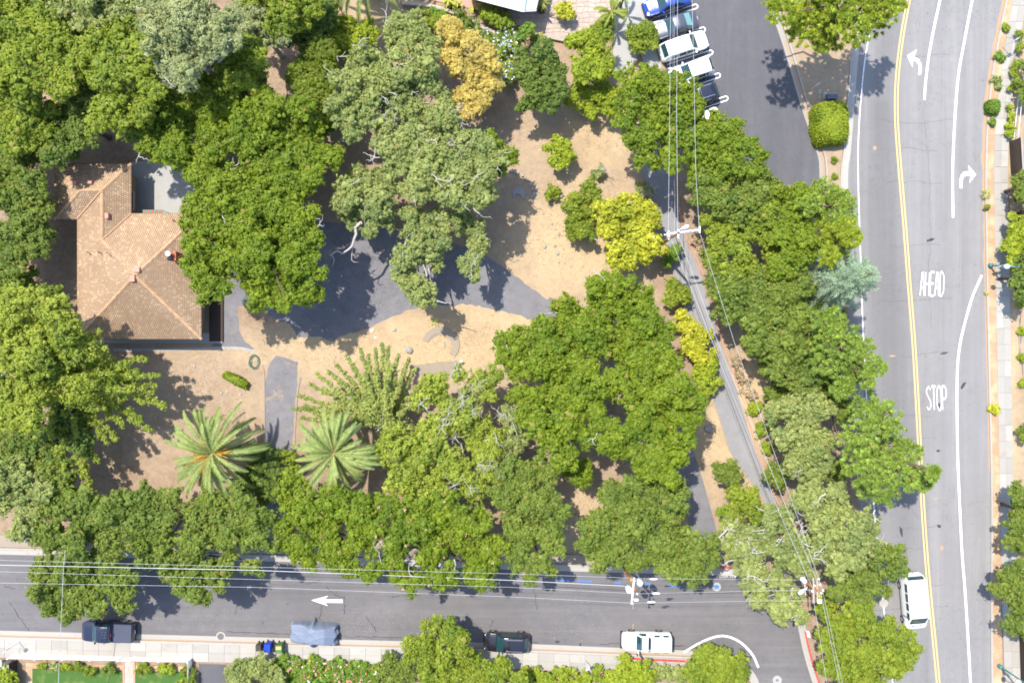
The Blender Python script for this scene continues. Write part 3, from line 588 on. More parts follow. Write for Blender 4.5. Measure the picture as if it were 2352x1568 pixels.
# front lawns below the pavement
struct(sheet('planting_bed', [(60, 1522), (445, 1530), (445, 1640), (60, 1640)], 0.01, M['mulch']))
struct(sheet('lawn', rough_edge([(75, 1533), (281, 1537), (281, 1640), (70, 1640)], 10, 0.8), 0.05, M['lawn'], None, 0.05)); struct(sheet('lawn', rough_edge([(311, 1538), (440, 1541), (440, 1640), (311, 1640)], 10, 0.8), 0.05, M['lawn'], None, 0.05))
fw = struct(sheet('garden_path', [(283, 1518), (311, 1519), (311, 1640), (283, 1640)], 0.03, M['pale_stone'], None, 0.03))
bm_ = MB().box((0, 0, 0.035), (0.14, 0.2, 0.09)).mesh('brick')
for xx in (284.5, 309.5):
    for yy in np.arange(1521, 1640, 5.4): place('brick', bm_, M['brick_pink'], fw, G(xx, yy), (0, 0, random.uniform(-.05, .05)))
random.seed(8); yy = 1521.0
while yy < 1632:
    d = random.uniform(9, 13); mid = random.uniform(294, 301)
    for q in ([(287, yy), (mid, yy + random.uniform(-2, 2)), (mid + random.uniform(-2, 2), yy + d), (287, yy + d)], [(mid, yy), (307, yy), (307, yy + d), (mid, yy + d)]): slab(fw, q, 0.05, 0.03, 'pale_stone', 0.4).name = 'flagstone'
    yy += d
struct(sheet('driveway', [(457, 1523), (520, 1525), (520, 1640), (457, 1640)], 0.0105, M['asphalt_lot']))
struct(ribbon('lawn_edging', [(62, 1532), (281, 1536)], 0.08, 0.07, M['brick_pink'], None, 0.07)); struct(ribbon('lawn_edging', [(311, 1537.5), (440, 1540)], 0.08, 0.07, M['brick_pink'], None, 0.07))
# flagged terrace at the top, stone by stone
tp = [(1165, 20), (1240, -60), (1425, -60), (1412, 60), (1385, 85), (1380, 112), (1330, 104), (1260, 92), (1215, 72), (1165, 45)]
terrace = struct(sheet('terrace', tp, 0.10, M['pale_stone'], None, 0.1))
struct(sheet('terrace', [(950, -60), (1120, -60), (1100, 25), (1040, 12), (960, -5)], 0.1, M['brick_pink'], None, 0.1))
def inside(pt, poly):
    x, y = pt; r = False; n = len(poly)
    for i in range(n):
        (x1, y1), (x2, y2) = poly[i], poly[(i + 1) % n]
        if (y1 > y) != (y2 > y) and x < (x2 - x1) * (y - y1) / (y2 - y1) + x1: r = not r
    return r
random.seed(2); gx = 13.5; pts_ = {}
for i in range(-1, 24):
    for j in range(-6, 11): pts_[i, j] = (1160 + (i + .5 * (j % 2)) * gx + random.uniform(-3.5, 3.5), 8 + j * 11.5 + random.uniform(-3, 3))
for i in range(0, 23):
    for j in range(-5, 9):
        sh = 0 if j % 2 else 0
        q = [pts_[i, j], pts_[i + 1, j], pts_[i + 1 - (0), j + 1], pts_[i, j + 1]]
        if all(inside(p, tp) for p in q): slab(terrace, q, 0.135, 0.04, 'flagstone', 1.0).name = 'flagstone'
tag(ribbon('garden_wall', smooth_line([(925, 12), (990, 18), (1060, 40), (1100, 62), (1150, 85), (1180, 100)], 5), 0.3, 0.5, M['pale_stone'], None, 0.5), 'low stone wall above the blue flowering shrub', 'wall')
tag(ribbon('garden_wall', smooth_line([(1180, 52), (1240, 82), (1310, 98), (1385, 112)], 5), 0.28, 0.35, M['pale_stone'], None, 0.35), 'low pale stone wall along the flagged terrace', 'wall')

# ---------------------------------------------------------------- tiled house
def house():
    e, p = 2.75, 0.15
    ap = lambda x, y, z: G(x, y, z)
    h = thing('tiled_house', 'house with tan tiled hipped roof between the oaks', 'house', G(321, 634, 0))
    x0, x1, y0, y1 = 178, 462, 491, 778; wx0, wx1, wy0, wy1 = 126, 301, 377, 503
    E = lambda x, y, d=0.0: ap(x, y, e + p * d / SC)
    half = (x1 - x0) / 2; cx, cy = (x0 + x1) / 2, (y0 + y1) / 2
    kk = 1 - e / H
    # true plan corners in metres, from the eave height
    def T(x, y): q = ap(x, y, e); return q[:2]
    SW, SE, NE = T(x0, y1), T(x1, y1), T(x1, y0); VW = T(x0, wy1); V_ = T(wx1, y0); WNE = T(wx1, wy0); WNW = T(wx0, wy0); WSW = T(wx0, wy1)
    apx = (SW + SE) / 2; apx = np.array((apx[0], (SE[1] + NE[1]) / 2)); dmain = (SE[0] - SW[0]) / 2
    dB = (V_[0] - VW[0]) / 2; J = np.array((VW[0] + dB, NE[1] - dB)); 
    dW = (WNW[1] - WSW[1]) / 2; K = np.array((J[0], WNW[1] - dB)); L = np.array((WNW[0] + dW, WNW[1] - dW))
    z = lambda d: e + p * d
    P3 = lambda q, d: np.array((q[0], q[1], z(d)))
    planes = {'south': [P3(SW, 0), P3(SE, 0), P3(apx, dmain)], 'east': [P3(SE, 0), P3(NE, 0), P3(apx, dmain)],
              'north': [P3(NE, 0), P3(V_, 0), P3(J, dB), P3(apx, dmain)], 'west': [P3(VW, 0), P3(SW, 0), P3(apx, dmain), P3(J, dB), P3(K, dB)],
              'wing_east': [P3(V_, 0), P3(WNE, 0), P3(K, dB), P3(J, dB)], 'wing_north': [P3(WNE, 0), P3(WNW, 0), P3(L, dW), P3(K, dB)],
              'wing_west': [P3(WNW, 0), P3(WSW, 0), P3(L, dW)], 'wing_south': [P3(WSW, 0), P3(VW, 0), P3(K, dB), P3(L, dW)]}
    roof = MB()
    for k, P in planes.items(): roof.add([q - (0, 0, .06) for q in P], [tuple(range(len(P)))])
    out = [SW, SE, NE, V_, WNE, WNW, WSW, VW]
    roof_o = roof.build('roof', M['fascia'], h)
    # tile courses: each tile is a small wedge of its own
    rg = np.random.default_rng(1); Vt = []; n = 0
    tw, tl = 0.2, 0.205
    for k, P in planes.items():
        A, B = P[0], P[1]; u = (B - A) / np.linalg.norm(B - A); nrm = np.cross(u, P[2] - A); nrm /= np.linalg.norm(nrm)
        if nrm[2] < 0: nrm = -nrm
        v = np.cross(nrm, u)
        if np.dot(P[2] - A, v) < 0: v = -v
        poly = [(float(np.dot(q - A, u)), float(np.dot(q - A, v))) for q in P]
        umax = max(a for a, b in poly); umin = min(a for a, b in poly); vmax = max(b for a, b in poly)
        for r in range(int(vmax / tl) + 1):
            for cidx in range(int((umax - umin) / tw) + 2):
                uu = umin + (cidx + (0.5 if r % 2 else 0)) * tw; vv = r * tl
                if not inside((uu + tw / 2, vv + tl / 2), poly): continue
                g = 0.012; hgt = 0.022 + rg.uniform(-.008, .008); lift = rg.uniform(0, .008)
                q = [A + u * (uu + g) + v * (vv - .02), A + u * (uu + tw - g) + v * (vv - .02), A + u * (uu + tw - g) + v * (vv + tl), A + u * (uu + g) + v * (vv + tl)]
                Vt += [q[0] - nrm * .01, q[1] - nrm * .01, q[2] - nrm * .02, q[3] - nrm * .02, q[0] + nrm * (hgt + lift), q[1] + nrm * (hgt + lift), q[2] + nrm * .012, q[3] + nrm * .012]; n += 1
    b = np.arange(n)[:, None] * 8
    F = np.concatenate([b + np.array(f) for f in ((4, 5, 6, 7), (0, 1, 5, 4), (1, 2, 6, 5), (3, 0, 4, 7))])
    tag(obj('roof_tiles', mesh_np('roof_tiles', np.array(Vt), F), M['roof_tile'], roof_o), kind='stuff')
    # ridge and hip tiles, one by one
    rm = MB().add([(-.17, -.13, 0), (.17, -.13, 0), (.17, 0, .085), (-.17, 0, .10), (.17, .13, 0), (-.17, .13, 0)], [(0, 1, 2, 3), (3, 2, 4, 5), (1, 4, 2), (5, 0, 3)]).mesh('ridge_tile')
    hips = [(P3(SW, 0), P3(apx, dmain)), (P3(SE, 0), P3(apx, dmain)), (P3(NE, 0), P3(apx, dmain)), (P3(J, dB), P3(apx, dmain)), (P3(J, dB), P3(K, dB)), (P3(K, dB), P3(L, dW)), (P3(WNE, 0), P3(K, dB)), (P3(WNW, 0), P3(L, dW)), (P3(WSW, 0), P3(L, dW))]
    for a, b_ in hips:
        d = b_ - a; Ln = np.linalg.norm(d); d /= Ln
        rot = (0, -math.asin(d[2]), math.atan2(d[1], d[0]))
        for s in np.arange(0.1, Ln, 0.31): place('ridge_tile', rm, M['ridge_tile'], roof_o, a + d * s + (0, 0, .045) - np.array(h.location), rot)
    for a, b_ in ((P3(V_, 0), P3(J, dB)), (P3(VW, 0), P3(K, dB))):
        d = b_ - a; MB().tube([a + (0, 0, .05), b_ + (0, 0, .05)], 0.09, 5).build('valley_flashing', M['ridge_tile'], roof_o)
    # fascia and gutter
    g = MB(); m = len(out)
    for i in range(m):
        a, b_ = out[i], out[(i + 1) % m]; g.tube([(a[0], a[1], e - .06), (b_[0], b_[1], e - .06)], .07, 5)
    g.build('gutter', M['fascia'], h)
    # walls set back under the eaves
    c = np.mean(out, 0); ins = 0.75
    Wl = [SW + (ins, ins), SE + (-ins, ins), NE + (-ins, -ins), V_ + (-ins, -ins), WNE + (-ins, -ins), WNW + (ins, -ins), WSW + (ins, ins), VW + (ins, ins)]
    m8 = len(Wl); Vv = [(*q, 0) for q in Wl] + [(*q, e + .1) for q in Wl]
    MB().add(Vv, [(i, (i + 1) % m8, m8 + (i + 1) % m8, m8 + i) for i in range(m8)]).build('wall', M['stucco'], h)
    for i, fr in ((0, .25), (0, .6), (1, .3), (1, .7), (7, .3), (7, .7), (3, .5)):
        a, b_ = Wl[i], Wl[(i + 1) % m8]; d = (b_ - a) / np.linalg.norm(b_ - a); nn = np.array((d[1], -d[0])); q = a + (b_ - a) * fr + nn * .03
        w = MB().box((q[0], q[1], 1.5), (1.5, .06, 1.2), math.atan2(d[1], d[0])).build('window', M['glass'], h)
        MB().box((q[0] + nn[0] * .03, q[1] + nn[1] * .03, .86), (1.7, .12, .08), math.atan2(d[1], d[0])).build('sill', M['white_paint'], w)
    q = Wl[1] + np.array((0.03, 4.2)); MB().box((q[0], q[1], 1.05), (.07, 1.0, 2.1)).build('door', M['dark_wood'], h)
    # low strip under the right eave, coloured dark for the brown wall's shade
    MB().box((SE[0] + .42, (SE[1] + NE[1]) / 2 - 2.4, .09), (1.3, 7.2, .18)).build('shaded_wall_strip', M['dark_wood'], h)
    MB().box(((SW[0] + SE[0]) / 2 + .6, SE[1] + .1, .07), (12.2, 1.0, .14)).build('terrace_step', M['court'], h)
    def on_roof(x, y, zz): return ap(x, y, zz)
    # chimney, vents, skylight-like boxes
    q = ap(400, 589, 4.0); mb_ = MB().box((q[0], q[1], 3.6), (.62, .8, 1.5)); ch = mb_.build('chimney', M['brick_red'], roof_o)
    MB().lathe([(.14, 0), (.14, .45), (.24, .46), (.24, .52), (.02, .6)], (q[0] - .18, q[1] + .15, 4.4), 12).build('flue_cap', M['galv'], ch)
    MB().lathe([(.13, 0), (.13, .3), (.2, .31), (.02, .38)], (q[0] - .15, q[1] - .25, 4.4), 12).build('flue_cap', M['dark_plastic'], ch)
    for x, y, zz, dx, dy in ((316, 620, 3.65, .55, .45), (306, 640, 3.65, .45, .6), (247, 496, 3.25, .34, .5), (173, 420, 3.1, .36, .36), (208, 419, 3.1, .42, .32)):
        q = ap(x, y, zz); MB().box((q[0], q[1], zz), (dx, dy, .42), 0, (.9, .9)).build('roof_vent', M['pink_metal'], roof_o)
    for x, y, zz in ((200, 579, 3.3), (226, 579, 3.5), (245, 581, 3.7), (397, 505, 3.0), (145, 465, 3.0)):
        q = ap(x, y, zz); MB().lathe([(.05, -.3), (.05, .25), (.07, .26), (.07, .3)], (q[0], q[1], zz), 8).build('vent_pipe', M['pink_metal'], roof_o)
    return h
house()
# striped awning lounge beside the house
aw = thing('striped_awning', 'green and orange striped awning against the house by the courtyard', 'awning', G(352, 487))
for i in range(11):
    q = G(330 + i * 4.2, 486, 2.1); MB().box((q[0], q[1], 2.1 - .0), (.17, .34, .03)).build('stripe', M['brick_red' if i % 2 else 'hose'], aw)
for xx in (329, 375):
    q = G(xx, 488, 2.0); MB().tube([(q[0], q[1] + .15, 0), (q[0], q[1] + .15, 2.06)], .03, 5).build('post', M['galv'], aw)
# ---------------------------------------------------------------- white-roofed building at the top
b = thing('flat_roofed_building', 'low building with pale grey flat roof at the top edge', 'building', G(1150, -40))
zr = 3.0
pr_ = [(1070, -120), (1060, -30), (1085, -6), (1200, 24), (1232, 22), (1250, -60), (1262, -120)]
def ap_sheet(poly, z): return [((x - 1176) * (1 - z / H) + 1176, (y - 784) * (1 - z / H) + 784) for x, y in poly]
obj('roof', sheet_mesh('roof', ap_sheet(pr_, zr), zr, .16), M['grey_roof'], b)
obj('roof_section', sheet_mesh('roof_section', ap_sheet([(1207, 24), (1231, 21.5), (1246, -50), (1225, -50)], zr), zr + .09, .08), M['arm_paint'], b)
obj('wall', sheet_mesh('wall', [((x - 1160) * .88 + 1160 - 4, (y + 60) * .78 - 60) for x, y in ap_sheet(pr_, zr)], zr - .17, zr - .2), M['stucco'], b)
q1, q2 = G(1062, -28, zr), G(1232, 23, zr); MB().tube([G(1085, -5, zr) - (0, 0, .1), G(1200, 25, zr) - (0, 0, .1), G(1232, 23, zr) - (0, 0, .1)], .09, 6).build('gutter', M['white_paint'], b)
MB().tube([G(1205, 24, zr) + (0, 0, .12), G(1216, -40, zr) + (0, 0, .12)], .07, 5).build('roof_joint', M['teal_metal'], b)
# ---------------------------------------------------------------- white picket fence
fence = thing('picket_fence', 'white picket fence along the pavement by the lawns', 'fence', G(250, 1514))
pk = MB().box((0, 0, .55), (.1, .03, 1.1)).add([(-.05, -.015, 1.1), (.05, -.015, 1.1), (.05, .015, 1.1), (-.05, .015, 1.1), (0, 0, 1.17)], [(0, 1, 4), (1, 2, 4), (2, 3, 4), (3, 0, 4)]).mesh('picket')
fy = lambda x: 1500.5 + x * 0.019
for x_ in np.arange(34, 441, 3.05):
    if 284 < x_ < 309: continue
    place('picket', pk, M['white_paint'], fence, G(x_, fy(x_)) - np.array(fence.location), (0, 0, 0))
for x_ in np.arange(285, 309, 3.05): place('picket', pk, M['white_paint'], fence, G(x_, fy(x_) + .8) - np.array(fence.location))
for a, c_ in ((33, 284), (309, 441)):
    for zz in (.28, .78):
        A, B = G(a, fy(a)) + (0, -.03, zz), G(c_, fy(c_)) + (0, -.03, zz); MB().tube([A, B], .035, 4).build('rail', M['white_paint'], fence)
for x_ in (33, 95, 157, 220, 283, 310, 375, 441): MB().box(G(x_, fy(x_)) + (0, -.03, .57), (.11, .11, 1.14)).build('post', M['white_paint'], fence)
fence2 = thing('picket_fence', 'short white picket fence beside the dark driveway', 'fence', G(441, 1540))
for y_ in np.arange(1512, 1640, 3.05): place('picket', pk, M['white_paint'], fence2, G(441, y_) - np.array(fence2.location), (0, 0, R(90)))
for zz in (.28, .78): MB().tube([G(441, 1511) + (-.03, 0, zz), G(441, 1638) + (-.03, 0, zz)], .035, 4).build('rail', M['white_paint'], fence2)
# dark board fence by the lawn
def board_fence(label, pts, hgt, cat='fence', bw=0.15, mat='dark_wood', cap='grey_wood'):
    f = thing('board_fence', label, cat, G(*pts[0])); mb_ = MB().box((0, 0, hgt / 2), (bw - .012, .025, hgt)).mesh('board')
    for a, c_ in zip(pts[:-1], pts[1:]):
        A, B = G(*a), G(*c_); d = B - A; Ln = np.linalg.norm(d); d /= Ln; an = math.atan2(d[1], d[0])
        for s in np.arange(bw / 2, Ln, bw): place('board', mb_, M[mat], f, A + d * s - np.array(f.location), (0, 0, an))
        nn = np.array((-d[1], d[0], 0))
        for zz in (.35, hgt - .3): MB().tube([A + nn * .04 + (0, 0, zz), B + nn * .04 + (0, 0, zz)], .04, 4).build('rail', M[mat], f)
        MB().box((A + B) / 2 + (0, 0, hgt + .025), (Ln, .11, .05), an).build('cap_rail', M[cap], f)
    return f
board_fence('dark board fence at the left end of the lawn', [(39, 1513), (39, 1640)], 1.3)
board_fence('brown board fence beside the right sidewalk below the small hedge', [(2318, 326), (2322, 400), (2332, 480), (2340, 600)], 1.8)
board_fence('brown board fence at the bottom right corner beyond the sidewalk', [(2338, 1440), (2345, 1568), (2350, 1640)], 1.8)
wf = thing('wire_fence', 'thin pale rail fence behind the hedge at the upper right edge', 'fence', G(2330, 250))
for zz in (.5, 1.1): MB().tube([G(2345, 150) + (0, 0, zz), G(2334, 200) + (0, 0, zz), G(2322, 322) + (0, 0, zz)], .025, 5).build('rail', M['galv'], wf)
for k in range(6):
    q = G(2345 - k * 4.6, 150 + k * 34); MB().tube([q, q + (0, 0, 1.15)], .03, 5).build('post', M['galv'], wf)
# mailbox pillar at the lower left
mp = thing('gate_pillar', 'stone pillar with pale slatted canopy at the lower left corner', 'pillar', G(22, 1520))
MB().box(G(24, 1522) + (0, 0, .65), (.55, .6, 1.3), 0, (.92, .92)).build('pillar', M['court'], mp)
MB().box(G(6, 1509) + (0, 0, 1.35), (1.5, .55, .08)).build('canopy', M['white_paint'], mp)
for k in range(8): MB().box(G(-8 + k * 3.6, 1508) + (0, 0, 1.41), (.05, .45, .04)).build('slat', M['galv'], mp)
MB().box(G(10, 1520) + (0, 0, .9), (.6, .5, .5)).build('letter_box', M['car_white'], mp)
# ---------------------------------------------------------------- utility poles
def insulator(q, parent, r=.075): MB().lathe([(r * .5, 0), (r, .05), (r * .6, .09), (r, .13), (r * .5, .2)], q, 8).build('insulator', M['ceramic'], parent)
def pole_at(name, label, top, zt, base=None):
    b_ = G(*top, zt) * (1, 1, 0); t_ = thing(name, label, 'utility pole', b_, 0, 'wooden utility poles')
    MB().tube([b_ - (0, 0, .1), b_ + (0, 0, zt * .5), b_ + (0, 0, zt + .25)], [.17, .145, .11], 10).build('pole', M['pole_wood'], t_, smooth=True); return t_, b_
def cobra(parent, a, c_, z, mat='arm_paint'):
    A, B = G(*a, z), G(*c_, z + .25); lamp = MB().tube([A, (A + B) / 2 + (0, 0, .2), B], .04, 6).build('lamp_arm', M[mat], parent)
    d = (B - A) / np.linalg.norm(B - A); mb_ = MB().tube([B - d * .1, B + d * .15, B + d * .45, B + d * .72, B + d * .8], [.05, .13, .19, .15, .04], 8); mb_.build('lamp_head', M['arm_paint'], lamp, smooth=True)
ZA = 9.6
pa, ba = pole_at('utility_pole', 'utility pole with white slanted crossarm above the gravel path', (1557, 535), ZA)
MB().tube([G(1530, 539, ZA) + (0, .03, .1), G(1606, 529, ZA) + (0, .03, .1)], .075, 4).build('crossarm', M['arm_paint'], pa); MB().tube([G(1530, 541, ZA - .15), G(1606, 531, ZA - .15)], .03, 4).build('crossarm_brace', M['galv'], pa)
for x_, y_ in ((1535, 538), (1557, 535), (1606, 528)):
    q = G(x_, y_, ZA); MB().box(q + (0, 0, .12), (.13, .55, .12)).build('bracket', M['arm_paint'], pa)
for x_, y_ in ((1526, 540), (1551, 535), (1596, 529), (1535, 550), (1557, 547), (1583, 531), (1500, 545)): insulator(G(x_, y_, ZA) + (0, 0, .1), pa)
cobra(pa, (1558, 529), (1565, 526), ZA - .8)
ZB = 9.6
pb, bb = pole_at('utility_pole', 'brown utility pole with transformer cans leaning over the lower street', (1458, 1352), ZB)
MB().tube([G(1457, 1326, ZB), G(1451, 1386, ZB)], .08, 4).build('crossarm', M['white_paint'], pb)
for x_, y_, r_ in ((1467, 1333, .26), (1443, 1349, .28)):
    q = G(x_, y_, ZB - 1.5); MB().lathe([(r_ * .9, 0), (r_, .05), (r_, .75), (r_ * .8, .85), (.05, .9)], q, 14).build('transformer_can', M['arm_paint'], pb, smooth=True); insulator(q + (.1, 0, .88), pb, .05); insulator(q + (-.08, .05, .88), pb, .05)
for x_, y_ in ((1463, 1362), (1457, 1332), (1452, 1384)): insulator(G(x_, y_, ZB) + (0, 0, .06), pb)
MB().box(G(1461, 1377, ZB) + (0, 0, -.05), (.35, .16, .16)).build('fuse_box', M['white_paint'], pb); MB().lathe([(.1, 0), (.1, .2)], G(1449, 1330, ZB - .6), 8).build('orange_marker', M['orange_plastic'], pb)
MB().tube([G(1418, 1292, 0) + (.6, 0, 0), G(1446, 1329, 6.5)], .02, 5).build('guy_wire', M['wire'], pb)
ZC = 9.4
pc, bc = pole_at('utility_pole', 'utility pole with three crossarms at the street corner', (1873, 1353), ZC)
for a, c_, zz in (((1868, 1326), (1870, 1384), ZC), ((1877, 1331), (1878, 1383), ZC - .05), ((1848, 1323), (1850, 1366), ZC - 1.6)): MB().tube([G(*a, zz), G(*c_, zz)], .07, 4).build('crossarm', M['grey_wood'], pc)
for x_, y_ in ((1864, 1356), (1869, 1343), (1885, 1360), (1889, 1354), (1879, 1328), (1882, 1341), (1883, 1378)): insulator(G(x_, y_, ZC) + (0, 0, .06), pc, .09)
for x_, y_ in ((1840, 1327), (1843, 1330)): MB().lathe([(.2, 0), (.2, .6), (.06, .68)], G(x_, y_, ZC - 2), 12).build('transformer_can', M['arm_paint'], pc, smooth=True)
for y_ in (1377, 1380, 1383): MB().box(G(1882, y_, ZC), (.32, .09, .12)).build('fuse_box', M['white_paint'], pc)
cobra(pc, (1854, 1347), (1847, 1353), ZC - .9); MB().box(G(1865, 1405, 5), (.55, .2, .2)).build('cable_box', M['dark_plastic'], pc)
# ---------------------------------------------------------------- wires
def wire(label, pts, r=.016, mat='wire', sag=0.35, group='overhead wires'):
    P = []
    for (x0, y0, z0), (x1, y1, z1) in zip(pts[:-1], pts[1:]):
        n = 14
        for k in range(n):
            t_ = k / n; P.append(G(x0 + (x1 - x0) * t_, y0 + (y1 - y0) * t_, z0 + (z1 - z0) * t_ - 4 * sag * t_ * (1 - t_)))
    P.append(G(*pts[-1])); P = np.array(P); c_ = P[0].copy(); mb_ = MB().tube(P - c_, r, 5); me = mb_.mesh('power_line')
    o = obj('power_line', me, M[mat]); o.location = c_; return tag(o, label, 'wire', group)
wire('leftmost white wire crossing the parked cars to the crossarm', [(1541, -60, 9.6), (1538, 260, 9.4), (1535, 538, 9.6)], .015)
wire('second white wire crossing the parked cars, close to the pole', [(1557, -60, 9.6), (1554, 260, 9.4), (1557, 534, 9.6)], .015)
wire('right hand white wire crossing the parked cars to the crossarm', [(1588, -60, 9.6), (1594, 170, 9.5), (1598, 392, 9.5), (1606, 528, 9.6)], .015)
wire('dark cable running with the white wires over the car park', [(1545, -60, 7.6), (1545, 250, 7.4), (1552, 545, 7.6)], .024, 'dark_wire')
wire('thin grey cable beside the dark one over the car park', [(1548, -60, 7.2), (1550, 545, 7.3)], .014)
wire('left wire from the slanted crossarm down to the corner pole', [(1535, 540, 9.6), (1542, 550, 9.6), (1636, 784, 9.2), (1790, 1176, 9.2), (1868, 1354, 9.4)], .015, sag=.05)
wire('middle wire from the slanted crossarm down to the corner pole', [(1557, 536, 9.6), (1648, 784, 9.2), (1811, 1176, 9.2), (1882, 1345, 9.4)], .015, sag=.05)
wire('right wire from the slanted crossarm down to the corner pole', [(1606, 529, 9.6), (1686, 784, 9.2), (1828, 1176, 9.2), (1889, 1354, 9.4)], .015, sag=.05)
wire('dark thick cable hanging along the gravel path', [(1552, 545, 7.6), (1632, 770, 7.0), (1760, 1100, 7.0), (1850, 1320, 7.4)], .03, 'dark_wire', .05)
wire('left wire from the corner pole to the bottom edge', [(1870, 1384, 9.4), (1899, 1568, 9.2), (1915, 1640, 9.2)], .013, sag=.05)
wire('middle wire from the corner pole to the bottom edge', [(1885, 1360, 9.4), (1928, 1568, 9.2), (1945, 1640, 9.2)], .013, sag=.05)
wire('right wire from the corner pole to the bottom edge', [(1889, 1354, 9.4), (1935, 1568, 9.2), (1953, 1640, 9.2)], .013, sag=.05)
wire('uppermost thin wire along the lower street', [(-60, 1284, 9.4), (0, 1286, 9.4), (1176, 1317, 9.3), (1457, 1327, 9.6)], .010, sag=.05)
wire('thick pale cable along the lower street to the brown pole', [(-60, 1295, 7.5), (0, 1297, 7.5), (588, 1309, 7.3), (1176, 1332, 7.4), (1432, 1345, 7.8), (1450, 1350, 7.8)], .024, sag=.05)
wire('third wire along the lower street left of the brown pole', [(-60, 1310, 9.4), (0, 1312, 9.4), (1176, 1348, 9.3), (1454, 1362, 9.6)], .010, sag=.05)
wire('lowest wire along the lower street left of the brown pole', [(-60, 1336, 9.4), (0, 1338, 9.4), (588, 1348, 9.3), (1176, 1370, 9.3), (1452, 1384, 9.6)], .010, sag=.05)
wire('upper wire between the brown pole and the corner pole', [(1457, 1328, 9.6), (1764, 1330, 9.4), (1867, 1331, 9.4)], .010, sag=.05)
wire('middle wire between the brown pole and the corner pole', [(1454, 1363, 9.6), (1764, 1356, 9.4), (1868, 1354, 9.4)], .010, sag=.05)
wire('lower wire between the brown pole and the corner pole', [(1452, 1384, 9.6), (1764, 1379, 9.4), (1869, 1379, 9.4)], .010, sag=.05)
wire('service cable crossing the street over the left oak', [(150, 1262, 7.5), (146, 1298, 7.5), (134, 1568, 5.5), (131, 1640, 5)], .022, sag=.05)
wire('two strand cable low over the street right of the brown pole', [(1450, 1352, 7.0), (1600, 1352, 6.8), (1764, 1350, 6.8), (1850, 1345, 7.3)], .02, 'dark_wire', .05)
for k, (x_, y_) in enumerate(((1501, 1329), (1507, 1362), (1496, 1382))):
    c_ = G(x_, y_, 9.6); o = MB().tube([c_ - (.33, 0, 0), c_ - (.2, 0, 0), c_ + (.2, 0, 0), c_ + (.33, 0, 0)], [.02, .07, .07, .02], 6).build('wire_splice', M['white_paint'])
    tag(o, ('white splice sleeve on the upper wire right of the brown pole', 'white splice sleeve on the middle wire right of the brown pole', 'white splice sleeve on the lower wire right of the brown pole')[k], 'wire sleeve', 'wire sleeves')
# ---------------------------------------------------------------- lamp posts and signs
def lamp_post(label, x, y, hgt, lean, arm):
    b_ = G(x, y); t_ = thing('street_lamp', label, 'street lamp', b_, 0, 'teal street lamps'); top = b_ + (lean[0], lean[1], hgt)
    MB().lathe([(.2, 0), (.2, .5), (.13, .6), (.1, .62)], b_, 12).build('base', M['teal_metal'], t_)
    MB().tube([b_ + (0, 0, .5), (b_ + top) / 2, top], [.1, .08, .06], 8).build('pole', M['teal_metal'], t_)
    e_ = top + arm; a_ = MB().tube([top - (0, 0, .1), (top + e_) / 2 + (0, 0, .25), e_], .035, 6).build('lamp_arm', M['teal_metal'], t_)
    MB().lathe([(.05, .2), (.2, .12), (.24, 0), (.2, -.14), (.05, -.2)], e_, 12).build('globe', M['globe'], a_)
    return t_, top
tl_, tp_ = lamp_post('teal street lamp with globe by the yellow green shrub, right edge', 2271, 610, 4.4, (0.15, -.55, 0), (-1.15, .05, .0))
for zz in (1.7, 2.7): MB().box(np.array(tl_.location) + (.04 * zz, -.12 * zz, zz), (.6, .03, .6), R(20)).build('sign_plate', M['galv'], tl_)
tl2, _ = lamp_post('teal street lamp standing at the bottom right corner', 2293, 1527, 4.6, (0, 0, 0), (-1.0, .35, 0)); MB().box(np.array(tl2.location) + (0, -.04, 2.2), (.6, .03, .6), R(-15)).build('sign_plate', M['galv'], tl2)
def sign_post(label, x, y, h_, w=.45, lean=(0, 0, 0)):
    b_ = G(x, y); t_ = thing('sign_post', label, 'sign', b_, 0, 'roadside sign posts'); tp2 = b_ + (0, 0, h_) + np.array(lean)
    MB().tube([b_, tp2], .03, 6).build('post', M['galv'], t_); MB().box(tp2 + (0, -.04, -.3), (w, .025, .6), R(35)).build('sign_plate', M['arm_paint'], t_)
sign_post('thin sign post in the planting strip near the top right', 2301, 110, 2.4); sign_post('thin sign post on the island by the utility box', 1860, 209, 2.2); sign_post('thin sign post on the pale pavement at the lower left', 46, 1473, 2.4); sign_post('thin sign post on the pavement by the open-door pickup', 1345, 1514, 2.3)
ub = thing('utility_box', 'small grey utility box with pale pad on the island', 'utility box', G(1906, 224)); MB().box(G(1905, 221) + (0, 0, .14), (1.35, .6, .1)).build('pad', M['kerb'], ub); MB().box(G(1906, 226) + (0, 0, .4), (.95, .45, .45)).build('box', M['car_silver'], ub)
vb = thing('meter_box', 'pale twin meter lids left of the island utility box', 'meter box', G(1882, 220))
for yy in (212, 224): MB().box(G(1882, yy) + (0, 0, .115), (.26, .42, .05)).build('lid', M['sidewalk'], vb)
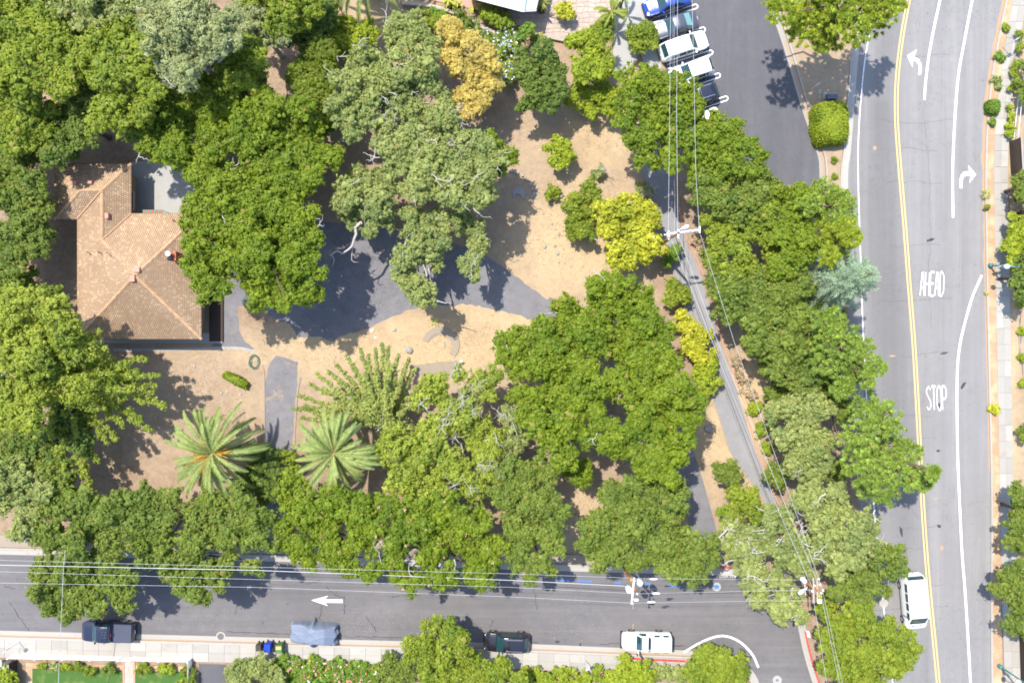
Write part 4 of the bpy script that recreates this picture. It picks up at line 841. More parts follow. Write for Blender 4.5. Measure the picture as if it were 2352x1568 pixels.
# ---------------------------------------------------------------- rocks, edging stones and odd things on the ground
def rock(label, x, y, r, mat='rock', group='loose stones in the dry grass', seed=0, flat=.6):
    g = np.random.default_rng(int(x + y * 3)); bm = bmesh.new(); bmesh.ops.create_icosphere(bm, subdivisions=2, radius=1)
    a, b_ = g.uniform(.8, 1.25), g.uniform(.7, 1.1)
    for v in bm.verts: v.co = Vector((v.co.x * a, v.co.y * b_, v.co.z * flat)) * (r * g.uniform(.88, 1.1))
    me = bpy.data.meshes.new('stone'); bm.to_mesh(me); bm.free(); o = obj('stone', me, M[mat]); o.location = G(x, y) + (0, 0, r * flat * .5); o.rotation_euler.z = g.uniform(0, 6)
    return tag(o, label, 'stone', group)
gs = 'small weathered stone lying in the dry grass left of the yellow tree'
for x_, y_, r_ in ((1284, 537, .16), (1318, 551, .13), (1252, 567, .17), (1274, 565, .14), (1281, 583, .16), (1188, 585, .18), (1284, 603, .1), (1248, 491, .1), (1268, 514, .12), (1217, 558, .1), (1235, 550, .09), (1295, 572, .09), (1340, 612, .08)): rock(gs, x_, y_, r_)
rock('white stone lying on the driveway edge', 855, 759, .19, 'white_paint'); rock('pale flat stone on the straw above the worn ring', 906, 757, .2, 'court'); rock('triangular grey rock left of the worn ring', 940, 804, .34)
rock('small white stone below the driveway edge', 862, 775, .1, 'white_paint'); rock('dark stone beside the pruned oak and gravel path', 1626, 985, .38, 'rock', None)
for x_, y_, l_ in ((447, 842, 'flat grey stone on bare soil left of the small hedge'), (522, 900, 'pale round stone below the small hedge'), (553, 905, 'white stone at the driveway below the small hedge'), (508, 903, 'grey stone below the small hedge, left of the pale one')): rock(l_, x_, y_, .13, 'court', None)
rock('pale boulder pile under the left oaks, upper part', 785, 322, .22, 'court', None); rock('pale boulder pile under the left oaks, lower part', 797, 328, .2, 'court', None)
# curved stone edging and the grey cloth beside it
se = thing('stone_edging', 'curved row of pale edging stones on the dry slope', 'edging', G(1215, 430))
el = smooth_line([(1176, 394), (1200, 403), (1217, 424), (1227, 444), (1222, 452)], 4)
for k, (x_, y_) in enumerate(el):
    if k % 2 == 0: MB().box(G(x_, y_) + (0, 0, .07), (.34, .24, .16), k * .4, (.8, .8)).build('edging_stone', M['court'], se)
gc = sheet_mesh('grey_cloth', rough_edge([(1177, 437), (1190, 428), (1205, 432), (1206, 456), (1201, 457), (1196, 446), (1182, 446), (1184, 453), (1176, 454)], 4, .8), .09, .05); tag(obj('grey_cloth', gc, M['grey_cloth']), 'crumpled grey cloth on the dry slope inside the stone edging', 'cloth')
# coil of green garden hose
cp = [G(585, 830) + ((.42 + .1 * math.sin(t_ * 2.3)) * math.cos(t_), (.62 + .1 * math.cos(t_ * 1.7)) * math.sin(t_), .04 + .012 * t_) for t_ in np.linspace(0, 24, 110)]
tag(MB().tube(cp, .022, 5).build('garden_hose', M['hose']), 'tangled coil of dark green garden hose near the driveway', 'hose')
sp_ = thing('spigot_post', 'white topped pipe standing in the straw below the worn ring', 'pipe', G(1060, 830)); MB().lathe([(.05, 0), (.05, .5)], G(1060, 830), 8).build('pipe', M['galv'], sp_); MB().lathe([(.11, .5), (.13, .55), (.03, .62)], G(1060, 830), 10).build('cap', M['white_paint'], sp_)

# ---------------------------------------------------------------- vehicles
def loft_car(t_, st, L, W, zbelt, paint, ws, rw, sw, glass='glass', rails=False, wheels=(.75, None), wr=.32, mirror_t=1.45, rw_glass=None, skip_rear=False):
    """st: stations (t from the front, roof height, half width of the top / half body width, body width factor)"""
    st = np.array(st, float); ts = np.unique(np.concatenate([np.arange(0, L + .001, .1), st[:, 0]])); hw = W / 2
    zt = np.interp(ts, st[:, 0], st[:, 1]); fr = np.interp(ts, st[:, 0], st[:, 2]); fb = np.interp(ts, st[:, 0], st[:, 3])
    zt[1:-1] = .25 * zt[:-2] + .5 * zt[1:-1] + .25 * zt[2:]; fr[1:-1] = .25 * fr[:-2] + .5 * fr[1:-1] + .25 * fr[2:]
    V = []; n = len(ts)
    for t0, z, f, b_ in zip(ts, zt, fr, fb):
        wb = hw * b_; wt = hw * f; zb = min(zbelt, z - .03)
        half = [(wb * .90, .24), (wb * .985, .36), (wb, .6 * zb + .12), (wb * .965, zb), ((wb * .965) * .28 + wt * .72, zb * .28 + (z - .035) * .72), (wt, z - .035), (wt * .9, z - .008), (wt * .45, z + .012)]
        row = [(L / 2 - t0, -y, zz) for y, zz in half] + [(L / 2 - t0, 0, z + .018)] + [(L / 2 - t0, y, zz) for y, zz in reversed(half)]
        V += row
    m = 17; body, wsh, rear, side = [], [], [], {}
    for i in range(n - 1):
        tm = (ts[i] + ts[i + 1]) / 2
        for k in range(m - 1):
            f = (i * m + k, (i + 1) * m + k, (i + 1) * m + k + 1, i * m + k + 1)
            if k in (6, 7, 8, 9) and ws[0] < tm < ws[1]: wsh.append(f)
            elif k in (6, 7, 8, 9) and rw and rw[0] < tm < rw[1]: rear.append(f)
            elif k in (3, 12) and any(a < tm < c for a, c in sw):
                j = [q for q, (a, c) in enumerate(sw) if a < tm < c][0]; side.setdefault((j, k), []).append(f)
            else: body.append(f)
    body += [tuple(range(m)), tuple((n - 1) * m + k for k in range(m - 1, -1, -1))]
    V = np.array(V)
    def sub(name, F, mat, inset=0.0):
        idx = sorted({i for f in F for i in f}); mp_ = {a: k for k, a in enumerate(idx)}
        return obj(name, mesh_np(name, V[idx] - (0, 0, inset), [tuple(mp_[i] for i in f) for f in F], True), M[mat], t_, False)
    sub('body', body, paint)
    if wsh: sub('windshield', wsh, glass)
    if rear: sub('rear_window', rear, rw_glass or glass)
    for F in side.values(): sub('side_window', F, glass)
    wf = wheels[0]; wr_ = wheels[1] if wheels[1] else L - wheels[0] - .1
    for tt in (wf, wr_):
        for s in (-1, 1):
            c = (L / 2 - tt, s * (hw - .09), wr); tyre = MB().lathe([(wr * .6, -.11), (wr, -.09), (wr, .09), (wr * .6, .11)], c, 18, 1).build('wheel', M['rubber'], t_, False)
            MB().lathe([(.03, -.005), (wr * .58, -.005), (wr * .62, .012), (.03, .012)], (c[0], c[1] + s * .112, c[2]), 14, 1).build('rim', M['rim'], tyre, False)
    for s in (-1, 1):
        mb_ = MB().box((L / 2 - .24, s * hw * .66, .68), (.24, .3, .12), -s * .6); mb_.build('headlight', M['lamp_clear'], t_, False)
        MB().box((-L / 2 + .13, s * hw * .70, .80), (.14, .2, .16)).build('tail_light', M['lamp_red'], t_, False)
        MB().box((L / 2 - mirror_t, s * (hw + .07), zbelt + .04), (.11, .2, .14), s * .2).build('mirror', M[paint], t_, False)
        if rails: MB().tube([(L / 2 - ws[1] - .25, s * hw * .60, zt.max() + .03), (-L / 2 + .7, s * hw * .60, zt.max() + .0)], .022, 5).build('roof_rail', M['rim'], t_, False)
    MB().box((L / 2 + .005, 0, .42), (.08, W * .62, .16)).build('grille', M['dark_plastic'], t_, False)
    MB().box((-L / 2 - .005, 0, .62), (.03, .34, .13)).build('number_plate', M['lamp_clear'], t_, False)
sedan = lambda L: [(0, .50, .46, .56), (.1, .64, .64, .76), (.3, .73, .76, .9), (.55, .79, .84, .98), (1.15, .90, .86, 1), (1.3, .93, .86, 1), (2.0, 1.36, .72, 1), (2.5, 1.43, .74, 1), (3.1, 1.40, .72, 1), (3.75, 1.04, .82, .99), (L - .3, .99, .8, .95), (L - .08, .87, .68, .82), (L, .6, .52, .62)]
suv = lambda L: [(0, .6, .5, .58), (.1, .78, .68, .78), (.3, .87, .8, .91), (.55, .93, .86, .98), (1.1, 1.02, .87, 1), (1.22, 1.06, .87, 1), (1.85, 1.56, .78, 1), (2.4, 1.64, .80, 1), (L - .8, 1.60, .79, 1), (L - .5, 1.55, .77, .98), (L - .14, 1.08, .76, .9), (L - .04, .85, .66, .78), (L, .6, .54, .64)]
def car(name, label, x, y, deg, L, W, kind, paint, group, z=.75, **kw):
    loc = G(x, y, z) * (1, 1, 0) + (0, 0, .012); t_ = thing(name, label, kw.pop('cat', 'car'), loc, R(deg), group)
    if kind == 'sedan': loft_car(t_, sedan(L), L, W, .88, paint, (1.33, 1.98), (3.12, 3.72), [(1.75, 2.5), (2.58, 3.35)], wheels=(.85, L - .95), mirror_t=1.6, **kw)
    if kind == 'suv': loft_car(t_, suv(L), L, W, 1.0, paint, (1.25, 1.85), (L - .52, L - .14), [(1.6, 2.45), (2.53, 3.25), (3.33, L - .75)], rails=True, wheels=(.82, L - .85), wr=.35, mirror_t=1.5, **kw)
    return t_
lot = 'cars parked side by side in the car park'
AN = 18.5
car('parked_car', 'bright blue car in the car park, cut by the top edge', 1532, 3, 180 + AN, 4.6, 1.82, 'sedan', 'car_blue', lot)
car('parked_car', 'grey blue sedan second in the row of parked cars', 1551, 58, 180 + AN, 4.45, 1.76, 'sedan', 'car_silver', lot, rw_glass='glass_pale')
car('parked_car', 'white estate car with roof rails facing the lane', 1571, 106, AN, 4.7, 1.82, 'suv', 'car_white', lot)
car('parked_car', 'white car half hidden by the oak in the car park', 1588, 165, 180 + AN, 4.3, 1.76, 'suv', 'car_white', lot)
car('parked_car', 'dark navy car whose tail shows beside the oak', 1599, 223, 180 + AN, 4.35, 1.78, 'suv', 'car_navy', lot)
car('parked_car', 'white car almost hidden under the oak crown', 1606, 280, 180 + AN, 4.2, 1.82, 'sedan', 'car_white', lot)
kerbside = 'vehicles parked along the lower kerb'
car('parked_car', 'glossy black car half under the tree by the lower pavement', 1164, 1474, 180 - 2, 4.35, 1.78, 'suv', 'car_black', kerbside)
# dark pickup with a soft bed cover
def pickup(label, x, y, deg, L, W, paint, cap):
    loc = G(x, y, .75) * (1, 1, 0) + (0, 0, .012); t_ = thing('pickup_truck', label, 'pickup truck', loc, R(deg), kerbside); hw = W / 2
    bx = 3.2 if not cap else 2.55
    st = [(0, .7, .54, .62), (.1, .9, .7, .8), (.3, 1.0, .82, .93), (.55, 1.05, .88, .98), (1.15, 1.12, .9, 1), (1.28, 1.14, .9, 1), (1.78, 1.66, .80, 1), (2.2, 1.74, .82, 1), (bx - .2, 1.72, .82, 1), (bx - .04, 1.2, .9, 1), (bx + .06, 1.16, .95, 1), (L - .1, 1.16, .95, .99), (L - .03, 1.05, .93, .96), (L, .7, .9, .92)]
    loft_car(t_, st, L, W, 1.1, paint, (1.3, 1.78), None, [(1.55, 2.2), (2.28, bx - .3)] if not cap else [(1.5, 2.2)], wheels=(.95, L - 1.05), wr=.4 if not cap else .34, mirror_t=1.5)
    x0 = L / 2 - bx - .08; x1 = -L / 2 + .05
    if not cap:
        MB().box(((x0 + x1) / 2, 0, 1.22), (x0 - x1, W * .94, .07), 0, (.985, .97)).build('bed_cover', M['tonneau'], t_, False)
        for yy in (-.78, -.4, 0, .4, .78): MB().tube([(x0 - .05, yy, 1.255), (x1 + .05, yy, 1.255)], .012, 4).build('cover_seam', M['tonneau'], t_, False)
        for k in range(5): MB().box((L / 2 - 2.65, -.5 + k * .25, 1.765), (.7, .03, .02)).build('roof_rib', M[paint], t_, False)
        MB().box((x0 + .08, 0, 1.62), (.06, .3, .05)).build('brake_light', M['lamp_red'], t_, False)
    else:
        sh = MB().box(((x0 + x1) / 2, 0, 1.49), (x0 - x1, W * .97, .62), 0, (.97, .80)).build('camper_shell', M[paint], t_, False)
        for yy in np.linspace(-.55, .55, 9): MB().box(((x0 + x1) / 2, yy, 1.807), (x0 - x1 - .15, .018, .014)).build('shell_rib', M['arm_paint'], sh, False)
        MB().box(((x0 + x1) / 2, 0, 1.81), (.03, 1.2, .02)).build('shell_rib', M['galv'], sh, False)
        for s in (-1, 1):
            for xx in (.28, .72): MB().box((x0 + (x1 - x0) * xx, s * (W * .435), 1.52), (.5, .11, .24), 0, (1, 1)).build('shell_window', M['glass'], sh, False)
        MB().box((x1 - .03, 0, 1.45), (.05, W * .8, .5)).build('shell_hatch', M['glass'], sh, False); MB().box((x1 - .07, 0, .55), (.1, W * .98, .18)).build('bumper', M['dark_plastic'], t_, False)
        MB().box((x0 + .12, 0, 1.5), (.05, W * .66, .35)).build('rear_window', M['glass'], t_, False); MB().box((L / 2 + .06, 0, .5), (.1, W * .97, .17)).build('bumper', M['dark_plastic'], t_, False)
        for a, b_, w_ in ((1.0, .1, .3), (.75, -.12, .22)): MB().box((L / 2 - a, b_, 1.135), (w_ * 1.3, .06, .006), .25).build('worn_patch', M['oil_stain'], t_, False)
        # the open driver's door, hinged at the front
        d = MB().box((0, 0, .75), (1.0, .07, .75)); d.V = [v @ np.array([[math.cos(R(62)), -math.sin(R(62)), 0], [math.sin(R(62)), math.cos(R(62)), 0], [0, 0, 1]]).T for v in d.V]
        ang = R(180 - 62); dx, dy = math.cos(ang), math.sin(ang); c = np.array((L / 2 - 1.42, hw - .02, 0)) + np.array((dx, dy, 0)) * .52
        door = MB().box((c[0], c[1], .78), (1.04, .08, .7), ang).build('door', M[paint], t_, False)
        MB().box((c[0] + dx * .08, c[1] + dy * .08, 1.32), (.8, .03, .4), ang, (.8, 1)).build('door_window', M['glass'], door, False); MB().box((c[0] - dx * .25 + .14, c[1] - dy * .25 + .1, 1.2), (.1, .2, .16), .2).build('mirror', M['dark_plastic'], door, False)
    return t_
pickup('black pickup truck with charcoal bed cover parked at the lower left', 248, 1449, 180 - 2, 5.0, 1.85, 'car_navy', False)
pickup('white pickup truck with white camper shell and open driver door', 1484, 1471, 180 - 1, 4.6, 1.68, 'car_white', True)
# white passenger van on the road
def van():
    L, W = 5.3, 1.98; t_ = thing('passenger_van', 'white passenger van driving down the main road', 'van', G(2103, 1384, 1.3) * (1, 1, 0) + (0, 0, .016), R(-90 + 5))
    st = [(0, .7, .55, .64), (.1, .95, .72, .82), (.3, 1.08, .82, .94), (.55, 1.16, .86, 1), (.65, 1.22, .86, 1), (1.4, 1.92, .86, 1), (2.0, 2.02, .90, 1), (L - .6, 2.02, .90, 1), (L - .3, 1.98, .88, .99), (L - .08, 1.3, .86, .96), (L - .03, .9, .84, .92), (L, .6, .8, .88)]
    loft_car(t_, st, L, W, 1.38, 'car_white', (.66, 1.38), (L - .3, L - .12), [(1.15, 1.95), (2.1, 2.85), (2.9, 3.75), (3.8, 4.65)], wheels=(.9, L - 1.15), wr=.36, mirror_t=1.2)
    for s in (-1, 1): MB().box((L / 2 - .45, s * .33, 1.155), (.08, .32, .02)).build('hood_vent', M['dark_plastic'], t_, False)
van()
# car under a tarpaulin
def tarp_car():
    L, W = 4.5, 1.95; t_ = thing('covered_car', 'car under a grey blue tarpaulin on the lower street', 'car', G(720, 1457, .8) * (1, 1, 0) + (0, 0, .012), R(180 - 3), kerbside)
    st = np.array([(0, .5), (.12, .8), (.7, .92), (1.3, 1.0), (2.0, 1.45), (2.9, 1.5), (3.4, 1.46), (4.1, 1.1), (4.38, .95), (4.5, .5)]); nx, ny = 64, 40; rg_ = np.random.default_rng(9)
    V = []; ph = rg_.uniform(0, 6, 12)
    for i in range(nx):
        u = i / (nx - 1); x_ = L / 2 - u * L; zt = np.interp(u * L, st[:, 0], st[:, 1])
        if u < .02 or u > .98: zt = .2
        for j in range(ny):
            v = j / (ny - 1) * 2 - 1; a = abs(v); s = 1 if v > 0 else -1
            flare = 1.0 + .06 * math.sin(x_ * 3.1 + ph[0] + s) + .05 * math.sin(x_ * 7.3 + ph[1] * s)
            if a < .62: y_ = s * (a / .62) * W / 2 * .72; z_ = zt - .05 * (a / .62) ** 4
            elif a < .75: q = (a - .62) / .13; y_ = s * W / 2 * (.72 + .2 * q); z_ = zt - .05 - (zt - .95) * q * .9 if zt > 1 else zt - .05 - .05 * q
            else: q = (a - .75) / .25; y_ = s * W / 2 * (.92 + .14 * q * flare); z_ = (min(zt, .98) - .08) * (1 - q) + .12 * q
            rid = lambda q: (1 - abs(math.sin(q))) ** 2.5; wr = .05 * rid(1.6 * x_ + 2.6 * y_ + ph[2]) + .04 * rid(.9 * x_ - 4.3 * y_ + .8 * math.sin(2 * x_) + ph[3]) + .022 * rid(4.4 * x_ + 5.2 * y_ + ph[4]) - .03
            fold = .5 * math.exp(-((x_ - .1) / .14) ** 2) * max(0, a - .55) * 2 - .12 * math.exp(-((x_ - .45) / .2) ** 2) * max(0, a - .5)
            y_ *= 1 - .13 * max(0, (abs(u - .5) - .36) / .14) ** 2; V.append((x_ + .03 * math.sin(6 * y_ + ph[6]) * (1 + 2 * (u < .04 or u > .96)), y_ + s * fold + wr * .5 * s, max(.05, z_ + wr)))
    F = [(i * ny + j, (i + 1) * ny + j, (i + 1) * ny + j + 1, i * ny + j + 1) for i in range(nx - 1) for j in range(ny - 1)]
    me = mesh_np('tarpaulin', V, F, True); bm = bmesh.new(); bm.from_mesh(me); bmesh.ops.recalc_face_normals(bm, faces=bm.faces[:]); bm.to_mesh(me); bm.free()
    obj('tarpaulin', me, M['tarp'], t_, False)
    for tt in (.85, 3.55):
        for s in (-1, 1): MB().lathe([(.18, -.1), (.31, -.09), (.31, .09), (.18, .1)], (L / 2 - tt, s * .80, .31), 16, 1).build('wheel', M['rubber'], t_, False)
    MB().box((-L / 2 + .02, .2, .5), (.1, .5, .35)).build('tail_panel', M['dark_plastic'], t_, False)
tarp_car()
# wheelie bins at the kerb
def bin_(label, x, y, w, d, h_, mat, rz, stick=None):
    t_ = thing('wheelie_bin', label, 'bin', G(x, y), rz, 'bins at the kerb')
    MB().box((0, 0, h_ / 2 + .03), (w * .82, d * .78, h_ - .1), 0, (1.2, 1.22)).build('body', M[mat], t_, False)
    lid = MB().box((0, -.02, h_ + .03), (w * 1.02, d * 1.02, .09), 0, (.9, .9)).build('lid', M[mat], t_, False)
    MB().tube([(-w * .36, d * .56, h_ - .02), (w * .36, d * .56, h_ - .02)], .022, 6).build('handle', M['dark_plastic'], t_, False)
    for s in (-1, 1): MB().lathe([(.1, -.03), (.1, .03)], (s * w * .42, d * .42, .11), 12, 0).build('wheel', M['rubber'], t_, False)
    if stick: MB().box((0, d * .12, h_ + .0805), (w * .8, d * .34, .008)).build('label_sticker', M['bin_label'], lid, False)
bin_('small dark wheelie bin at the kerb', 601, 1478, .5, .62, .95, 'bin_dark', .06); bin_('blue wheelie bin between the dark and the green one', 622, 1477, .62, .8, 1.1, 'bin_blue', -.03); bin_('green wheelie bin with orange sticker on its lid', 648, 1479, .62, .8, 1.1, 'bin_green', .04, True)

# ---------------------------------------------------------------- vegetation
def unit(v): return v / (np.linalg.norm(v, axis=1)[:, None] + 1e-9)
def leaves(c, nrm, size, rg, aspect=.6, bend=None):
    """one three-cornered leaf per point; returns vertices"""
    n = len(c); r = unit(rg.normal(size=(n, 3))); a = unit(np.cross(nrm, r)); b = np.cross(nrm, a)
    L = (size * rg.uniform(.5, 1.6, n))[:, None]; w = L * aspect
    return np.stack([c - a * L * .45 + b * w * .5, c - a * L * .45 - b * w * .5, c + a * L * .6], 1).reshape(-1, 3)
def quad_mesh(name, V): return mesh_np(name, V, np.arange(len(V)).reshape(-1, 3))
ICO = None
def ico():
    global ICO
    if ICO is None:
        ICO = (np.array([(1, 0, -.3), (0, 1, -.3), (-1, 0, -.3), (0, -1, -.3), (0, 0, .9)]), np.array([(0, 1, 4), (1, 2, 4), (2, 3, 4), (3, 0, 4)]))
    return ICO
def cores(c, r, rg):
    """small uneven solid tufts inside the foliage, so that a bough closes up behind its outer leaves"""
    V, F = ico(); n = len(c); th = rg.uniform(0, 6.28, n); cs, sn = np.cos(th)[:, None], np.sin(th)[:, None]
    W = np.stack([V[None, :, 0] * cs - V[None, :, 1] * sn, V[None, :, 0] * sn + V[None, :, 1] * cs, np.repeat(V[None, :, 2], n, 0)], 2)
    P = c[:, None, :] + W * (r[:, None, None] * rg.uniform(.6, 1.25, (n, len(V), 1))) * np.array((1, 1, .8))
    return P.reshape(-1, 3), (np.arange(n)[:, None, None] * len(V) + F[None]).reshape(-1, 3)
def crown_mesh(name, Q, CV=None, CF=None):
    if CV is None: return quad_mesh(name, Q)
    return mesh_np(name, np.concatenate([Q, CV]), np.concatenate([np.arange(len(Q)).reshape(-1, 3), CF + len(Q)]))
def lobe_leaves(c, r, rz, rg, sub, leaf, dens, low=-.4):
    """a lobe is a handful of boughs; tufts cover their upper sides: leaf positions and normals, tuft centres and radii"""
    m = max(5, int(7 + 1.7 * r * r)); d = unit(rg.normal(size=(m, 3))); d[:, 2] = np.abs(d[:, 2]) * 1.1 + low * rg.random(m); d = unit(d)
    bc = c + d * rg.uniform(.35, .80, m)[:, None] * np.array((r, r, rz)); br = r * rg.uniform(.30, .50, m)
    cnt = np.maximum(4, (dens * 2.45 * (br / sub) ** 2).astype(int)); idx = np.repeat(np.arange(m), cnt); ns = len(idx)
    e = unit(rg.normal(size=(ns, 3)) + d[idx] * .3); e[:, 2] = np.abs(e[:, 2]) * 1.1 - .45 * rg.random(ns); e = unit(e)
    sc = bc[idx] + e * br[idx][:, None] * rg.uniform(.6, 1.08, ns)[:, None] * np.array((1, 1, .85)); sr = sub * np.exp(rg.normal(-.05, .38, ns)).clip(.4, 2.0)
    fld = np.sin(sc @ np.array((1.9, .8, 1.1)) + 1.3) + np.sin(sc @ np.array((-.9, 2.1, .7)) + 4.0) + np.sin(sc @ np.array((3.1, -2.3, .4))) * .6
    keep = (fld > -1.25) | (rg.random(ns) < .45); sc, sr, e = sc[keep], sr[keep], e[keep]; ns = len(sc)
    nl = max(8, int(4.2 * (sub / leaf) ** 1.6 + 4)); f = unit(rg.normal(size=(ns * nl, 3))); f[:, 2] += .35; f = unit(f)
    P = np.repeat(sc, nl, 0) + f * np.repeat(sr, nl)[:, None] * rg.uniform(.55, 1.45, ns * nl)[:, None] * np.array((1, 1, .8)); N = unit(f + np.repeat(e, nl, 0) * .7 + rg.normal(size=f.shape) * .45 + (0, 0, .3))
    sc = np.concatenate([sc, bc, c[None]]); sr = np.concatenate([sr * .8, br * .66, [min(r, rz) * .62]])
    return P, N, sc, sr
def limb_path(a, b, rg, n=5, wob=.12):
    L = np.linalg.norm(b - a); P = [a]
    for k in range(1, n): 
        t = k / n; P.append(a + (b - a) * np.array((t, t, t ** .8)) + rg.normal(0, wob * L * .25, 3))
    return P + [b]
def gnarl(mb_, p, d, L, r, rg, depth=0):
    """a crooked bare branch with side twigs"""
    P = [p]; n = max(4, int(L / .22))
    d = d / np.linalg.norm(d)
    for k in range(n):
        d = d + rg.normal(0, .42, 3) * (1, 1, .5); d = d / np.linalg.norm(d); P.append(P[-1] + d * L / n)
        if depth < 2 and rg.random() < .28 and k > 0: gnarl(mb_, P[-1], d + rg.normal(0, .9, 3) * (1, 1, .4), L * .5, r * .6, rg, depth + 1)
    mb_.tube(P, list(np.linspace(r, r * .35, len(P))), 5)
SP = {  # species: leaf material, tuft radius, leaf length, density, bark
 'live': ('lf_live', .24, .155, 1.0, 'bark'), 'oak': ('lf_oak', .23, .15, .95, 'bark'), 'yellowoak': ('lf_yellowoak', .25, .18, .9, 'bark'), 'silver': ('lf_silver', .22, .145, .95, 'pale_bark'), 'grey': ('lf_grey', .23, .15, .8, 'pale_bark'),
 'gold': ('lf_gold', .20, .12, 1.1, 'bark'), 'lime': ('lf_lime', .23, .2, .9, 'bark'), 'shrub': ('lf_shrub', .22, .155, .9, 'twig'), 'bush': ('lf_bush', .22, .18, .9, 'twig'), 'dark': ('lf_dark', .23, .17, .95, 'bark'), 'cypress': ('lf_cypress', .2, .13, 1.0, 'bark'), 'dry': ('lf_dry', .2, .15, .5, 'twig'), 'green': ('lf_green', .2, .15, 1.0, 'twig'), 'ginkgo': ('lf_ginkgo', .23, .17, .85, 'pale_bark')}
seed_ = [100]
def lobes_of(s, h, rg, flat=.78, drop=.18):
    out = []
    for tok in s.split():
        x, y, r = map(float, tok.split(',')); rm = r / SC; rz = max(.4, rm * flat); zc = h - rz - rg.uniform(0, drop) * h * (1 if h > 3 else .5); zc = max(zc, rz * .55)
        out.append((G(x, y, zc), rm * (1 - zc / H) * 1.16, rz))
    return out
def plant(name, label, sp, h, lobes, group=None, bare=0, cat=None, flowers=None, twigs=0, seed=None, foot=None, br=.055):
    seed_[0] += 1; rg = np.random.default_rng(seed or seed_[0]); mat, sub, leaf, dens, bark = SP[sp]
    if h < 3.5: sub *= .8
    LB = lobes_of(lobes, h, rg); cen = np.mean([l[0] for l in LB], 0)
    base = np.array((cen[0], cen[1], 0.0)); base[:2] += rg.normal(0, .25, 2) if h > 4 else 0
    if foot: base = G(*foot)
    cat = cat or ('tree' if h > 3.6 else 'shrub'); o = thing(name, label, cat, base, 0, group)
    P, N, TC, TR = zip(*[lobe_leaves(c, r, rz, rg, min(sub, r * .4), leaf if h > 3.6 else leaf * .8, dens) for c, r, rz in LB]); P = np.concatenate(P); N = np.concatenate(N); CV, CF = cores(np.concatenate(TC), np.concatenate(TR), rg); CV[:, 2] = np.maximum(CV[:, 2], .05)
    P[:, 2] = np.maximum(P[:, 2], .08)
    me = crown_mesh('crown', leaves(P, N, leaf if h > 3.6 else leaf * .8, rg, .72), CV, CF); obj('crown' if cat == 'tree' else 'foliage', me, M[mat], o)
    mb_ = MB(); r0 = .06 + .021 * h
    if h > 3.6:
        fork = base + (0, 0, h * .3); mb_.tube([base - (0, 0, .05), base + (0, 0, .25), fork], [r0 * 1.5, r0 * 1.05, r0 * .85], 9)
        for c, r, rz in LB: Pp = limb_path(fork - (0, 0, .1), c + (0, 0, rz * .2), rg); mb_.tube(Pp, list(np.linspace(r0 * .6, .035, len(Pp))), 6)
    else:
        for c, r, rz in LB:
            for k in range(2): mb_.tube([base + rg.normal(0, .08, 3) * (1, 1, 0), c + rg.normal(0, .15, 3)], [.04, .015], 5)
    mb_.build('trunk' if cat == 'tree' else 'stem', M[bark], o)
    if bare:
        mb_ = MB()
        for k in range(bare):
            c, r, rz = LB[rg.integers(len(LB))]; d = unit(rg.normal(size=(1, 3)))[0]; d[2] = abs(d[2]) * .6
            mb_ = MB(); gnarl(mb_, c + d * np.array((r, r, rz)) * .85 + (0, 0, .1), np.array((*rg.normal(0, 1, 2), .16)), rg.uniform(1.0, 2.2), br, rg); mb_.build('bare_branch', M['pale_bark'], o)
    if twigs:
        mb_ = MB()
        for k in range(twigs):
            c, r, rz = LB[rg.integers(len(LB))]; p = c + np.array((*rg.normal(0, r * .5, 2), rz * 1.02))
            mb_ = MB()
            for q in range(8): gnarl(mb_, p, np.array((*rg.normal(0, 1, 2), .3)), rg.uniform(.6, 1.3), .022, rg, 1)
            mb_.build('dead_twigs', M['pale_bark'], o)
    if flowers:
        for fm, nf, sz in flowers:
            idx = rg.choice(len(P), nf, replace=len(P) < nf); Q = P[idx] + N[idx] * .05; Q = Q[Q[:, 2] > np.median(P[:, 2]) - .15]
            tag(obj('flowers', quad_mesh('flowers', np.concatenate([leaves(Q + rg.normal(0, sz * .4, Q.shape), unit(rg.normal(size=Q.shape) * .5 + (0, 0, 1)), sz, rg, .9) for _ in range(3)])), M[fm], o), kind='stuff')
    return o
